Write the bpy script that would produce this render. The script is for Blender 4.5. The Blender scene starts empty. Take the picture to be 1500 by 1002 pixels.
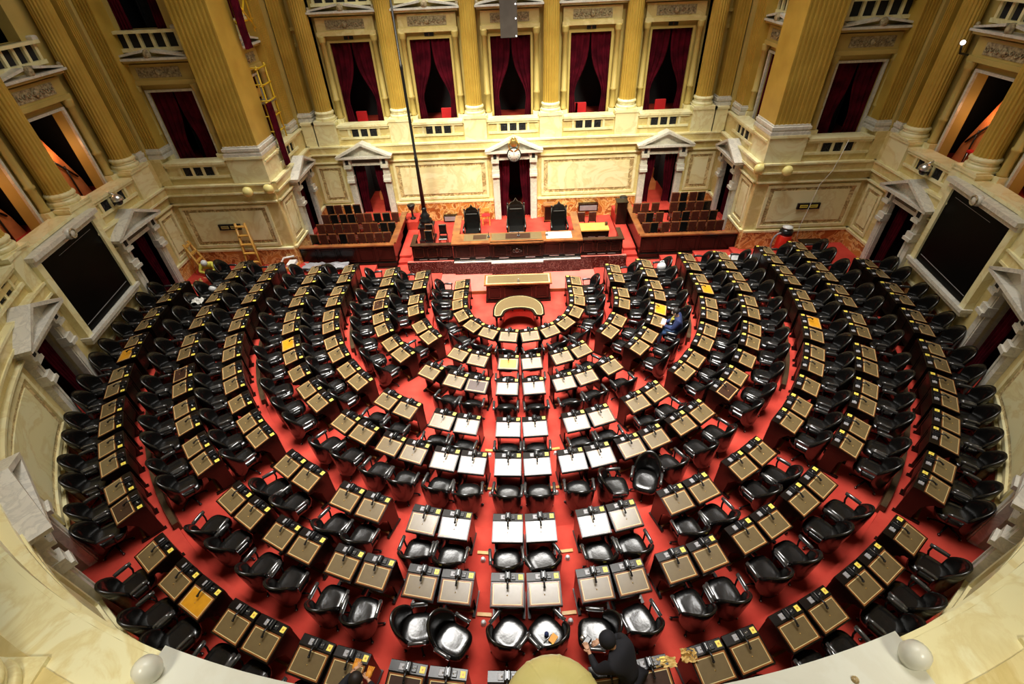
import bpy, bmesh, math, random
from mathutils import Vector, Matrix, Euler
random.seed(7)
PI = math.pi
sin, cos, rad = math.sin, math.cos, math.radians
scene = bpy.context.scene
COL = scene.collection

# ------------------------------------------------------------ camera, world, lights, exposure
cam_d = bpy.data.cameras.new('camera')
cam = bpy.data.objects.new('camera', cam_d)
COL.objects.link(cam)
cam_d.sensor_fit = 'HORIZONTAL'
cam_d.sensor_width = 36.0
cam_d.lens = 710.75 * 36.0 / 1500.0
cam_d.clip_end = 200
pitch, roll, yaw = rad(39.275), rad(-2.718), rad(-1.433)
fw = Vector((sin(yaw) * cos(pitch), cos(yaw) * cos(pitch), -sin(pitch)))
r0 = Vector((cos(yaw), -sin(yaw), 0))
u0 = r0.cross(fw)
rr = cos(roll) * r0 + sin(roll) * u0
uu = -sin(roll) * r0 + cos(roll) * u0
m = Matrix((rr, uu, -fw)).transposed().to_4x4()
m.translation = Vector((0.0575, -13.4008, 9.9228))
cam.matrix_world = m
scene.camera = cam

scene.view_settings.view_transform = 'Standard'
scene.view_settings.look = 'None'
scene.view_settings.gamma = 1
scene.view_settings.use_curve_mapping = False
scene.view_settings.exposure = -0.95

world = bpy.data.worlds.new('world')
scene.world = world
world.use_nodes = True
world.node_tree.nodes['Background'].inputs[0].default_value = (1.0, 0.9, 0.72, 1)
world.node_tree.nodes['Background'].inputs[1].default_value = 0.03


def light(kind, name, loc, target, energy, color, **kw):
    d = bpy.data.lights.new(name, kind)
    d.energy = energy
    d.color = color
    for k, v in kw.items():
        setattr(d, k, v)
    o = bpy.data.objects.new(name, d)
    COL.objects.link(o)
    o.location = loc
    if target is not None:
        o.rotation_euler = (Vector(target) - Vector(loc)).to_track_quat('-Z', 'Y').to_euler()
    return o


# daylight through the round glass skylight of the ceiling
light('AREA', 'skylight_daylight', (0, -1.2, 17.5), (0, -1.2, 0), 4700, (1.0, 0.97, 0.93), shape='DISK', size=14.5, spread=rad(58))
light('AREA', 'skylight_glow', (0, -1.2, 17.45), (0, -1.2, 0), 2300, (1.0, 0.94, 0.80), shape='DISK', size=14.5)
# the two floodlights under the ceiling that light the platform wall
light('SPOT', 'floodlight', (-4.5, -5.0, 15.0), (-2.6, 6.9, 2.4), 24000, (1.0, 0.94, 0.70), spot_size=rad(37), spot_blend=0.9, shadow_soft_size=1.3)
light('SPOT', 'floodlight', (4.5, -5.0, 15.0), (2.6, 6.9, 2.4), 24000, (1.0, 0.94, 0.70), spot_size=rad(37), spot_blend=0.9, shadow_soft_size=1.3)


# wall lamps of the gallery on either side of the camera
light('POINT', 'gallery_lamp', (-4.0, -12.95, 6.4), None, 190, (1.0, 0.93, 0.74), shadow_soft_size=0.25)
light('POINT', 'gallery_lamp', (4.0, -12.95, 6.4), None, 190, (1.0, 0.93, 0.74), shadow_soft_size=0.25)


# ------------------------------------------------------------ materials
def nodes_of(name):
    mt = bpy.data.materials.new(name)
    mt.use_nodes = True
    nt = mt.node_tree
    return mt, nt, nt.nodes['Principled BSDF']


def mat(name, c1, c2=None, rough=0.5, metal=0.0, scale=4.0, detail=4.0, bump=0.0, spec=0.5, coat=0.0, lo=0.35, hi=0.65, emit=None, es=0.0):
    mt, nt, b = nodes_of(name)
    b.inputs['Roughness'].default_value = rough
    b.inputs['Metallic'].default_value = metal
    b.inputs['Specular IOR Level'].default_value = spec
    b.inputs['Coat Weight'].default_value = coat
    b.inputs['Coat Roughness'].default_value = 0.12
    if c2 is None:
        c2 = tuple(x * 0.82 for x in c1)
    tc = nt.nodes.new('ShaderNodeTexCoord')
    n = nt.nodes.new('ShaderNodeTexNoise')
    n.inputs['Scale'].default_value = scale
    n.inputs['Detail'].default_value = detail
    nt.links.new(tc.outputs['Object'], n.inputs['Vector'])
    r = nt.nodes.new('ShaderNodeValToRGB')
    r.color_ramp.elements[0].position = lo
    r.color_ramp.elements[1].position = hi
    r.color_ramp.elements[0].color = (*c2, 1)
    r.color_ramp.elements[1].color = (*c1, 1)
    nt.links.new(n.outputs['Fac'], r.inputs[0])
    nt.links.new(r.outputs[0], b.inputs['Base Color'])
    if bump:
        bp = nt.nodes.new('ShaderNodeBump')
        bp.inputs['Strength'].default_value = bump
        bp.inputs['Distance'].default_value = 0.02
        nt.links.new(n.outputs['Fac'], bp.inputs['Height'])
        nt.links.new(bp.outputs[0], b.inputs['Normal'])
    if emit:
        b.inputs['Emission Color'].default_value = (*emit, 1)
        b.inputs['Emission Strength'].default_value = es
    return mt


def marble(name, base, vein, rough=0.3, scale=1.3, width=0.03, cloud=None):
    mt, nt, b = nodes_of(name)
    b.inputs['Roughness'].default_value = rough
    tc = nt.nodes.new('ShaderNodeTexCoord')
    n = nt.nodes.new('ShaderNodeTexNoise')
    n.inputs['Scale'].default_value = scale
    n.inputs['Detail'].default_value = 8
    n.inputs['Roughness'].default_value = 0.6
    n.inputs['Distortion'].default_value = 1.6
    nt.links.new(tc.outputs['Object'], n.inputs['Vector'])
    r = nt.nodes.new('ShaderNodeValToRGB')
    e = r.color_ramp.elements
    e[0].position = 0.5 - width
    e[0].color = (*base, 1)
    e[1].position = 0.5 + width
    e[1].color = (*(cloud or base), 1)
    v = e.new(0.5)
    v.color = (*vein, 1)
    nt.links.new(n.outputs['Fac'], r.inputs[0])
    nt.links.new(r.outputs[0], b.inputs['Base Color'])
    return mt


M = {}
M['marble'] = marble('cream_marble', (0.78, 0.67, 0.34), (0.66, 0.53, 0.22), cloud=(0.72, 0.59, 0.26), width=0.10)
M['marble_pale'] = marble('pale_marble_panel', (0.86, 0.81, 0.50), (0.76, 0.66, 0.34), cloud=(0.84, 0.77, 0.44), scale=0.8, width=0.06)
M['marble_vein'] = marble('veined_marble', (0.66, 0.50, 0.24), (0.30, 0.20, 0.08), cloud=(0.74, 0.60, 0.32), scale=3.0, width=0.08)
M['marble_orange'] = marble('orange_marble', (0.58, 0.24, 0.05), (0.90, 0.62, 0.25), cloud=(0.38, 0.12, 0.025), scale=2.2, width=0.05)
M['marble_white'] = marble('grey_white_marble', (0.72, 0.69, 0.60), (0.56, 0.54, 0.48), cloud=(0.67, 0.64, 0.56), scale=2.5, width=0.06)
M['white_stone'] = marble('white_stone', (0.80, 0.80, 0.70), (0.76, 0.75, 0.64), cloud=(0.78, 0.77, 0.66), scale=0.8, width=0.1)
M['marble_dark'] = marble('dark_red_marble', (0.018, 0.006, 0.005), (0.45, 0.34, 0.30), cloud=(0.026, 0.008, 0.006), scale=5.0, width=0.008, rough=0.12)
M['gilt'] = mat('gilt_stucco', (0.56, 0.37, 0.065), (0.46, 0.29, 0.045), rough=0.42, scale=1.5)
M['stucco'] = mat('ochre_stucco', (0.56, 0.43, 0.13), (0.47, 0.35, 0.10), rough=0.55, scale=1.2)
M['relief'] = mat('carved_stucco', (0.50, 0.42, 0.25), (0.20, 0.15, 0.08), rough=0.6, scale=16)
M['carpet'] = mat('red_carpet', (0.56, 0.062, 0.040), (0.40, 0.036, 0.024), rough=0.95, scale=1.6, detail=8, spec=0.15)
M['carpet_pink'] = mat('pink_red_carpet', (0.72, 0.16, 0.12), (0.66, 0.13, 0.10), rough=0.95, scale=2.0, detail=8, spec=0.15)
M['wood'] = mat('dark_polished_wood', (0.010, 0.006, 0.004), (0.005, 0.003, 0.002), rough=0.26, scale=3, spec=0.35, coat=0.06)
M['wood_red'] = mat('reddish_polished_wood', (0.045, 0.014, 0.008), (0.022, 0.008, 0.005), rough=0.24, scale=3, coat=0.15)
M['wood_mid'] = mat('brown_polished_wood', (0.30, 0.11, 0.03), (0.18, 0.06, 0.02), rough=0.2, scale=3, coat=0.5)
M['wood_pale'] = mat('pale_wood', (0.70, 0.38, 0.08), (0.55, 0.28, 0.05), rough=0.4, scale=6)
M['pad'] = mat('tan_leather_pad', (0.150, 0.104, 0.043), (0.135, 0.092, 0.038), rough=0.30, scale=12, spec=0.9, coat=0.5)
M['pad_dark'] = mat('dark_brown_leather_pad', (0.05, 0.022, 0.012), None, rough=0.3, scale=12)
M['pad_amber'] = mat('amber_leather_pad', (0.62, 0.28, 0.012), (0.55, 0.24, 0.01), rough=0.35, scale=12)
M['trim'] = mat('tooled_gold_line', (0.75, 0.60, 0.28), None, rough=0.4)
M['leather'] = mat('black_leather', (0.007, 0.0065, 0.006), (0.005, 0.0045, 0.004), rough=0.23, scale=7, bump=0.28, spec=0.75, coat=0.08)
M['arm_pad'] = mat('glossy_arm_pad', (0.05, 0.048, 0.046), None, rough=0.16, spec=1.0, coat=0.6)
M['leather_brown'] = mat('red_brown_leather', (0.10, 0.022, 0.012), (0.05, 0.012, 0.008), rough=0.3, scale=8)
M['black_metal'] = mat('black_metal', (0.012, 0.012, 0.013), None, rough=0.25)
M['iron'] = mat('black_iron', (0.010, 0.010, 0.011), None, rough=0.35, metal=0.2)
M['silver'] = mat('silver_metal', (0.75, 0.74, 0.72), None, rough=0.3, metal=0.9)
M['plastic_grey'] = mat('grey_plastic', (0.30, 0.29, 0.30), None, rough=0.4)
M['yellow'] = mat('yellow_card', (0.85, 0.70, 0.10), None, rough=0.5)
M['paper'] = mat('white_paper', (0.82, 0.80, 0.74), None, rough=0.7)
M['paper_kraft'] = mat('kraft_paper', (0.72, 0.50, 0.18), (0.60, 0.40, 0.13), rough=0.8)
M['brass'] = mat('brass', (0.80, 0.55, 0.18), None, rough=0.3, metal=0.9)
M['bronze'] = mat('dark_bronze_rail', (0.075, 0.045, 0.020), (0.04, 0.024, 0.012), rough=0.35, scale=6)
M['velvet'] = mat('wine_velvet', (0.085, 0.003, 0.011), (0.035, 0.001, 0.005), rough=0.9, scale=3, spec=0.08)
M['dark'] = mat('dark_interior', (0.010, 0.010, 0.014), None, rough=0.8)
M['orange_wall'] = mat('orange_painted_wall', (0.62, 0.20, 0.06), (0.5, 0.15, 0.04), rough=0.8)
M['screen'] = mat('black_screen', (0.0018, 0.0018, 0.002), None, rough=0.3, spec=0.08)
M['clock_face'] = mat('clock_face', (0.85, 0.85, 0.80), None, rough=0.4)
M['globe'] = mat('yellow_glass_globe', (0.86, 0.76, 0.30), (0.8, 0.70, 0.25), rough=0.25)
M['red_seat'] = mat('bright_red_upholstery', (0.65, 0.012, 0.02), None, rough=0.5)
M['scaff'] = mat('yellow_scaffold_paint', (0.85, 0.55, 0.02), None, rough=0.4)
M['red_plastic'] = mat('red_plastic', (0.70, 0.03, 0.015), None, rough=0.3)
M['skin'] = mat('skin', (0.62, 0.34, 0.20), None, rough=0.5)
M['navy'] = mat('navy_cloth', (0.012, 0.022, 0.085), None, rough=0.8, scale=10)
M['denim'] = mat('blue_denim', (0.035, 0.085, 0.19), (0.02, 0.05, 0.13), rough=0.85, scale=12)
M['black_cloth'] = mat('black_cloth', (0.006, 0.006, 0.010), None, rough=0.85, scale=10)
M['hair'] = mat('dark_hair', (0.012, 0.007, 0.005), None, rough=0.6, scale=30)
M['hivis'] = mat('yellow_cloth', (0.80, 0.72, 0.10), None, rough=0.7)
M['white_plastic'] = mat('white_plastic', (0.82, 0.82, 0.80), None, rough=0.35)
M['lamp_glow'] = mat('lit_bulb', (1, 1, 1), None, emit=(1.0, 0.95, 0.9), es=8.0)
M['grey_metal'] = mat('grey_painted_metal', (0.10, 0.085, 0.07), None, rough=0.5)
M['orange_glove'] = mat('orange_glove', (0.85, 0.34, 0.03), None, rough=0.6)


# ------------------------------------------------------------ mesh builder
class MB:
    def __init__(self):
        self.v, self.f, self.m, self.mats = [], [], [], []
        self.s = []

    def mi(self, name):
        if name not in self.mats:
            self.mats.append(name)
        return self.mats.index(name)

    def add(self, verts, faces, mt, smooth=False, T=None):
        o = len(self.v)
        if T is not None:
            verts = [tuple(T @ Vector(p)) for p in verts]
        self.v += verts
        k = self.mi(mt)
        for f in faces:
            self.f.append(tuple(o + i for i in f))
            self.m.append(k)
            self.s.append(smooth)
        return self

    def box(self, x0, x1, y0, y1, z0, z1, mt, seg=1, T=None):
        vs = []
        for i in range(seg + 1):
            x = x0 + (x1 - x0) * i / seg
            vs += [(x, y0, z0), (x, y1, z0), (x, y1, z1), (x, y0, z1)]
        fs = [(0, 3, 2, 1)]
        for i in range(seg):
            a, b = 4 * i, 4 * i + 4
            for j in range(4):
                fs.append((a + j, a + (j + 1) % 4, b + (j + 1) % 4, b + j))
        n = 4 * seg
        fs.append((n, n + 1, n + 2, n + 3))
        return self.add(vs, fs, mt, T=T)

    def rbox(self, x0, x1, y0, y1, z0, z1, mt, r=0.01, T=None):
        # box with a bevelled top edge
        vs = [(x0, y0, z0), (x1, y0, z0), (x1, y1, z0), (x0, y1, z0),
              (x0, y0, z1 - r), (x1, y0, z1 - r), (x1, y1, z1 - r), (x0, y1, z1 - r),
              (x0 + r, y0 + r, z1), (x1 - r, y0 + r, z1), (x1 - r, y1 - r, z1), (x0 + r, y1 - r, z1)]
        fs = [(3, 2, 1, 0), (0, 1, 5, 4), (1, 2, 6, 5), (2, 3, 7, 6), (3, 0, 4, 7),
              (4, 5, 9, 8), (5, 6, 10, 9), (6, 7, 11, 10), (7, 4, 8, 11), (8, 9, 10, 11)]
        return self.add(vs, fs, mt, T=T)

    def prism(self, poly, y0, y1, mt, T=None):
        # poly in (x,z), extruded along y
        n = len(poly)
        vs = [(x, y0, z) for x, z in poly] + [(x, y1, z) for x, z in poly]
        fs = [tuple(range(n)), tuple(range(2 * n - 1, n - 1, -1))]
        for i in range(n):
            j = (i + 1) % n
            fs.append((i, i + n, j + n, j))
        return self.add(vs, fs, mt, T=T)

    def hprism(self, poly, z0, z1, mt, T=None):
        n = len(poly)
        vs = [(x, y, z0) for x, y in poly] + [(x, y, z1) for x, y in poly]
        fs = [tuple(range(n - 1, -1, -1)), tuple(range(n, 2 * n))]
        for i in range(n):
            j = (i + 1) % n
            fs.append((i, j, j + n, i + n))
        return self.add(vs, fs, mt, T=T)

    def lathe(self, prof, mt, cx=0, cy=0, n=20, T=None, fl=None, a0=0, a1=2 * PI, smooth=True):
        full = abs(a1 - a0 - 2 * PI) < 1e-6
        k = n if full else n + 1
        vs = []
        for r, z in prof:
            for i in range(k):
                a = a0 + (a1 - a0) * i / n
                q = r * (fl(i, r) if fl else 1)
                vs.append((cx + q * cos(a), cy + q * sin(a), z))
        fs = []
        for j in range(len(prof) - 1):
            for i in range(n):
                i2 = (i + 1) % k
                fs.append((j * k + i, j * k + i2, (j + 1) * k + i2, (j + 1) * k + i))
        if full:
            fs.append(tuple(range(k - 1, -1, -1)))
            fs.append(tuple((len(prof) - 1) * k + i for i in range(k)))
        return self.add(vs, fs, mt, smooth=smooth, T=T)

    def tube(self, pts, r, mt, n=8, r2=None, T=None):
        pts = [Vector(p) for p in pts]
        vs = []
        r2 = r if r2 is None else r2
        L = len(pts)
        for i, p in enumerate(pts):
            d = (pts[min(i + 1, L - 1)] - pts[max(i - 1, 0)]).normalized()
            a = d.orthogonal().normalized() if i == 0 else (a - d * a.dot(d)).normalized()
            b = d.cross(a)
            q = r + (r2 - r) * i / max(1, L - 1)
            vs += [tuple(p + (a * cos(2 * PI * j / n) + b * sin(2 * PI * j / n)) * q) for j in range(n)]
        fs = []
        for i in range(L - 1):
            for j in range(n):
                k = (j + 1) % n
                fs.append((i * n + j, i * n + k, (i + 1) * n + k, (i + 1) * n + j))
        fs.append(tuple(range(n - 1, -1, -1)))
        fs.append(tuple((L - 1) * n + j for j in range(n)))
        return self.add(vs, fs, mt, smooth=True, T=T)

    def ball(self, c, r, mt, n=10, T=None):
        rx, ry, rz = r if isinstance(r, tuple) else (r, r, r)
        vs, fs = [], []
        h = n // 2 + 1
        for j in range(h + 1):
            t = PI * (0.02 + 0.96 * j / h)
            for i in range(n):
                a = 2 * PI * i / n
                vs.append((c[0] + rx * sin(t) * cos(a), c[1] + ry * sin(t) * sin(a), c[2] + rz * cos(t)))
        for j in range(h):
            for i in range(n):
                k = (i + 1) % n
                fs.append((j * n + i, (j + 1) * n + i, (j + 1) * n + k, j * n + k))
        fs.append(tuple(range(n)))
        fs.append(tuple(h * n + i for i in range(n - 1, -1, -1)))
        return self.add(vs, fs, mt, smooth=True, T=T)

    def mesh(self, name, warp=None):
        me = bpy.data.meshes.new(name)
        vs = [warp(*p) for p in self.v] if warp else self.v
        me.from_pydata(vs, [], self.f)
        for k in self.mats:
            me.materials.append(M[k])
        me.polygons.foreach_set('material_index', self.m)
        me.polygons.foreach_set('use_smooth', self.s)
        bm = bmesh.new()
        bm.from_mesh(me)
        bmesh.ops.recalc_face_normals(bm, faces=bm.faces)
        bm.to_mesh(me)
        bm.free()
        me.update()
        return me

    def build(self, name, parent=None, warp=None, **props):
        o = bpy.data.objects.new(name, self.mesh(name, warp))
        COL.objects.link(o)
        if parent is not None:
            o.parent = parent
        for k, v in props.items():
            o[k] = v
        return o


def empty(name, loc=(0, 0, 0), rz=0, **props):
    o = bpy.data.objects.new(name, None)
    COL.objects.link(o)
    o.location = loc
    o.rotation_euler = (0, 0, rz)
    for k, v in props.items():
        o[k] = v
    return o


def clone(root, loc, rz, **props):
    r = root.copy()
    COL.objects.link(r)
    r.location = loc
    r.rotation_euler = (0, 0, rz)
    for k, v in props.items():
        r[k] = v
    for ch in list(root.children):
        c = ch.copy()
        COL.objects.link(c)
        c.parent = r
        for g in ch.children:
            d = g.copy()
            COL.objects.link(d)
            d.parent = c
    return r


def noisy(seed):
    q = random.Random(seed)
    return lambda a: (q.random() * 2 - 1) * a


ORD = ['zeroth', 'first', 'second', 'third', 'fourth', 'fifth', 'sixth', 'seventh', 'eighth', 'ninth', 'tenth', 'eleventh', 'twelfth',
       'thirteenth', 'fourteenth', 'fifteenth', 'sixteenth', 'seventeenth', 'eighteenth', 'nineteenth', 'twentieth', 'twenty-first',
       'twenty-second', 'twenty-third', 'twenty-fourth']

# ------------------------------------------------------------ the plan of the rows (metres; s runs along the row from its middle)
RAD = [1.95, 3.37, 4.46, 5.93, 7.05, 8.57, 9.72, 11.21]
LEV = [0.0, 0.19, 0.32, 0.46, 0.56, 0.66, 0.71, 0.81]
FRONT = [0, 2.93, 4.16, 5.48, 6.75, 8.12, 9.42, 10.76]       # where each level steps up
ROWS = [
    [0.32, 0.95, 1.57, 2.23, 2.87, 3.44, 4.08],
    [0.32, 1.18, 1.8, 3.03, 3.65, 4.57, 5.19, 6.08, 6.7],
    [0.34, 1.13, 1.75, 2.54, 3.71, 4.33, 5.11, 5.73, 6.48, 7.1, 7.85, 8.47],
    [0.31, 1.28, 1.9, 2.9, 3.52, 4.65, 5.27, 6.06, 6.68, 7.46, 8.08, 8.86, 9.48, 10.25, 10.87],
    [0.31, 1.07, 1.69, 2.42, 3.04, 3.82, 4.44, 5.51, 6.13, 6.91, 7.7, 8.32, 9.12, 9.74, 10.52, 11.14, 11.86, 12.48],
    [0.31, 1.31, 1.93, 3.03, 3.65, 4.72, 5.34, 6.61, 7.23, 8.04, 8.83, 9.45, 10.22, 10.84, 11.62, 12.24, 13.04, 13.66, 14.34, 14.96],
    [0.31, 1.18, 1.8, 2.66, 3.28, 4.13, 4.75, 5.61, 6.23, 7.64, 8.26, 9.09, 9.71, 10.54, 11.16, 12.08, 12.7, 13.54, 14.16, 14.9, 15.52, 16.29, 16.91],
    [0.31, 1.2, 1.82, 2.74, 3.36, 4.24, 4.86, 5.73, 6.35, 7.2, 8.67, 9.29, 10.14, 10.76, 11.5, 12.12, 12.87, 13.49, 14.33, 14.95, 15.73, 16.35, 17.17, 17.79],
]


def place(k, s, side, dr=0.0):
    """world position and heading of a point of row k (0-based); side -1 left, +1 right; dr outwards"""
    R = RAD[k]
    q = PI / 2 * R
    if s <= q:
        t = side * s / R
        return ((R + dr) * sin(t), -(R + dr) * cos(t)), t
    return (side * (R + dr), s - q), side * PI / 2


# ------------------------------------------------------------ floor
def stadium(r, ytop, n=72):
    return [(-r, ytop)] + [(r * sin(rad(-90 + 180 * i / n)), -r * cos(rad(-90 + 180 * i / n))) for i in range(n + 1)] + [(r, ytop)]


fl = MB()
YT = 3.3
bounds = FRONT + [13.2]
for k in range(8):
    out = stadium(bounds[k + 1], YT)
    z = LEV[k]
    if k == 0:
        fl.hprism(out, -0.3, 0.0, 'carpet')
        continue
    inn = stadium(bounds[k], YT)
    n = len(out)
    vs = [(x, y, z) for x, y in inn] + [(x, y, z) for x, y in out] + [(x, y, LEV[k - 1] - 0.02) for x, y in inn]
    fs = []
    for i in range(n - 1):
        fs.append((i, i + 1, n + i + 1, n + i))
        fs.append((i, 2 * n + i, 2 * n + i + 1, i + 1))
    fl.add(vs, fs, 'carpet')
fl.box(-13.2, 13.2, 3.3, 11.0, -0.2, 0.30, 'carpet')
fl.build('floor', kind='structure')

st = MB()
st.box(-4.2, 4.2, 1.6, 2.9, 0.0, 0.13, 'carpet_pink')
st.box(-2.93, 2.93, 1.57, 1.6, 0.0, 0.13, 'wood_mid')
st.box(-5.4, -4.2, 2.0, 3.0, 0.0, 0.33, 'carpet')
st.box(4.2, 5.4, 2.0, 3.0, 0.0, 0.33, 'carpet')
st.build('trim_1', kind='structure', label='pink carpeted step in front of the platform')

pf = MB()
pf.box(-4.2, 4.15, 2.86, 2.92, 0.10, 0.66, 'marble_dark')
pf.box(-4.2, 4.15, 2.92, 6.9, 0.10, 0.50, 'carpet')
pf.box(-4.2, -2.42, 2.90, 3.06, 0.10, 0.64, 'carpet_pink')
pf.box(2.42, 4.15, 2.90, 3.06, 0.10, 0.64, 'carpet_pink')
pf.box(-2.4, 2.4, 2.78, 2.92, 0.10, 0.62, 'marble_dark')
pf.box(-0.98, 0.98, 2.70, 2.92, 0.10, 0.585, 'marble_dark')
pf.box(-2.4, 2.4, 2.80, 2.95, 0.62, 0.655, 'marble_white')
pf.box(-0.98, 0.98, 2.72, 2.95, 0.585, 0.625, 'marble_white')
for x in (-0.6, 0.0, 0.6):
    pf.box(x - 0.14, x + 0.14, 2.68, 2.72, 0.30, 0.36, 'wood_red')
pf.box(-13, -4.2, 5.9, 6.9, 0.25, 0.92, 'carpet')
pf.box(4.2, 13, 5.9, 6.9, 0.25, 0.92, 'carpet')
for sx in (-1, 1):
    for i in range(3):                                  # steps of the side aisles
        a, b = sorted((sx * 4.18, sx * 4.66))
        pf.box(a, b, 3.0 + 0.33 * i, 6.0, 0.29, 0.34 + 0.11 * i, 'carpet')
pf.build('floor_platform', kind='structure', label='raised platform floor behind the president desk')

# low curved rails in front of the fourth, sixth and eighth rows, on both wings
def curved_rail(k, s0, s1, side):
    b = MB()
    R = RAD[k]
    dr = FRONT[k] - R
    pts = []
    nseg = 40
    for i in range(nseg + 1):
        s = s0 + (s1 - s0) * i / nseg
        (x, y), t = place(k, s, side, dr)
        pts.append((x, y, t))
    z0, z1 = LEV[k - 1] - 0.02, LEV[k] + 0.16
    vs = []
    for x, y, t in pts:
        nx, ny = sin(t), -cos(t)
        for w, z in ((-0.06, z0), (-0.06, z1 - 0.03), (-0.05, z1), (0.05, z1), (0.06, z1 - 0.03), (0.06, z0)):
            vs.append((x + nx * w, y + ny * w, z))
    fs = []
    for i in range(nseg):
        for j in range(6):
            jj = (j + 1) % 6
            fs.append((6 * i + j, 6 * i + jj, 6 * i + 6 + jj, 6 * i + 6 + j))
    fs.append((0, 1, 2, 3, 4, 5))
    fs.append(tuple(6 * nseg + j for j in (5, 4, 3, 2, 1, 0)))
    b.add(vs, fs, 'bronze')
    wing = 'left' if side < 0 else 'right'
    b.build('low_curved_rail', label='low dark curved rail edging the %s row in the %s wing' % (ORD[k + 1], wing), category='rail', group='low rails between the tiers')


for side in (-1, 1):
    curved_rail(3, 7.0, 11.2, side)
    curved_rail(5, 8.6, 15.2, side)
    curved_rail(7, 8.2, 18.0, side)


# ------------------------------------------------------------ desks
def make_desk():
    root = empty('desk')
    b = MB()                                            # desk body
    prof = [(-0.27, 0.715), (-0.27, 0.755), (-0.26, 0.765), (0.115, 0.835), (0.125, 0.845), (0.265, 0.845), (0.275, 0.835), (0.275, 0.70), (-0.20, 0.66)]
    n = len(prof)
    vs = [(-0.285, y, z) for y, z in prof] + [(0.285, y, z) for y, z in prof]
    fs = [tuple(range(n)), tuple(range(2 * n - 1, n - 1, -1))] + [(i, n + i, n + (i + 1) % n, (i + 1) % n) for i in range(n)]
    b.add(vs, fs, 'wood')
    b.box(-0.26, 0.26, 0.235, 0.26, 0.30, 0.72, 'wood')
    b.build('desk_top', root)
    for sx in (-1, 1):
        p = MB()
        x0, x1 = sorted((sx * 0.245, sx * 0.28))
        pr = [(-0.17, 0.68), (0.27, 0.74), (0.27, 0.0), (-0.02, 0.0), (0.0, 0.10), (-0.02, 0.45), (-0.10, 0.58)]
        n = len(pr)
        vs = [(x0, y, z) for y, z in pr] + [(x1, y, z) for y, z in pr]
        fs = [tuple(range(n)), tuple(range(2 * n - 1, n - 1, -1))] + [(i, n + i, n + (i + 1) % n, (i + 1) % n) for i in range(n)]
        p.add(vs, fs, 'wood')
        p.box(x0 - 0.01, x1 + 0.01, -0.16, 0.30, 0.0, 0.05, 'wood')
        p.build('side_panel', root)
    p = MB()
    p.box(-0.245, 0.245, -0.10, -0.06, 0.06, 0.10, 'wood_mid')
    p.build('foot_rail', root)
    p = MB()                                            # leather pad on the slope
    sl = math.atan2(0.07, 0.375)
    T = Matrix.Translation((0, -0.0725, 0.802)) @ Matrix.Rotation(sl, 4, 'X')
    p.box(-0.262, 0.262, -0.178, 0.178, -0.004, 0.003, 'wood_mid', T=T)
    p.box(-0.240, 0.240, -0.158, 0.158, 0.0, 0.005, 'trim', T=T)
    p.box(-0.230, 0.230, -0.148, 0.148, 0.002, 0.0062, 'pad', T=T)
    p.ball((0, -0.02, 0.012), 0.011, 'brass', n=6, T=T)
    pad = p.build('writing_pad', root)
    p = MB()                                            # microphone unit
    p.rbox(-0.045, 0.055, 0.12, 0.26, 0.845, 0.915, 'black_metal', r=0.015)
    p.box(-0.030, -0.018, 0.13, 0.25, 0.914, 0.935, 'black_metal')
    p.box(0.018, 0.030, 0.13, 0.25, 0.914, 0.935, 'black_metal')
    p.box(0.000, 0.005, 0.14, 0.24, 0.914, 0.919, 'silver')
    p.tube([(0.005, 0.15, 0.91), (0.005, 0.06, 0.935), (0.005, 0.0, 0.905)], 0.016, 'black_metal', n=6)
    p.ball((0.005, -0.01, 0.895), 0.024, 'black_metal', n=6)
    p.build('microphone', root)
    p = MB()
    p.rbox(-0.135, -0.055, 0.145, 0.235, 0.845, 0.860, 'plastic_grey', r=0.005)
    p.ball((-0.075, 0.19, 0.862), 0.016, 'silver', n=6)
    p.build('voting_keypad', root)
    p = MB()
    p.rbox(0.065, 0.135, 0.145, 0.235, 0.845, 0.866, 'black_metal', r=0.005)
    p.ball((0.085, 0.19, 0.868), 0.014, 'silver', n=6)
    p.ball((0.115, 0.20, 0.866), 0.010, 'silver', n=6)
    p.build('earphone_socket', root)
    p = MB()
    p.box(0.185, 0.262, 0.150, 0.238, 0.845, 0.851, 'yellow')
    p.box(0.212, 0.236, 0.180, 0.208, 0.851, 0.8525, 'pad_amber')
    p.build('number_card', root)
    return root


desk0 = make_desk()
pad_mesh = [c for c in desk0.children if c.name.startswith('writing_pad')][0].data


def pad_variant(name, mt):
    me = pad_mesh.copy()
    me.name = name
    for i, mm in enumerate(me.materials):
        if mm == M['pad']:
            me.materials[i] = M[mt]
    return me


pad_dark, pad_amber = pad_variant('dark_pad', 'pad_dark'), pad_variant('amber_pad', 'pad_amber')


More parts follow.
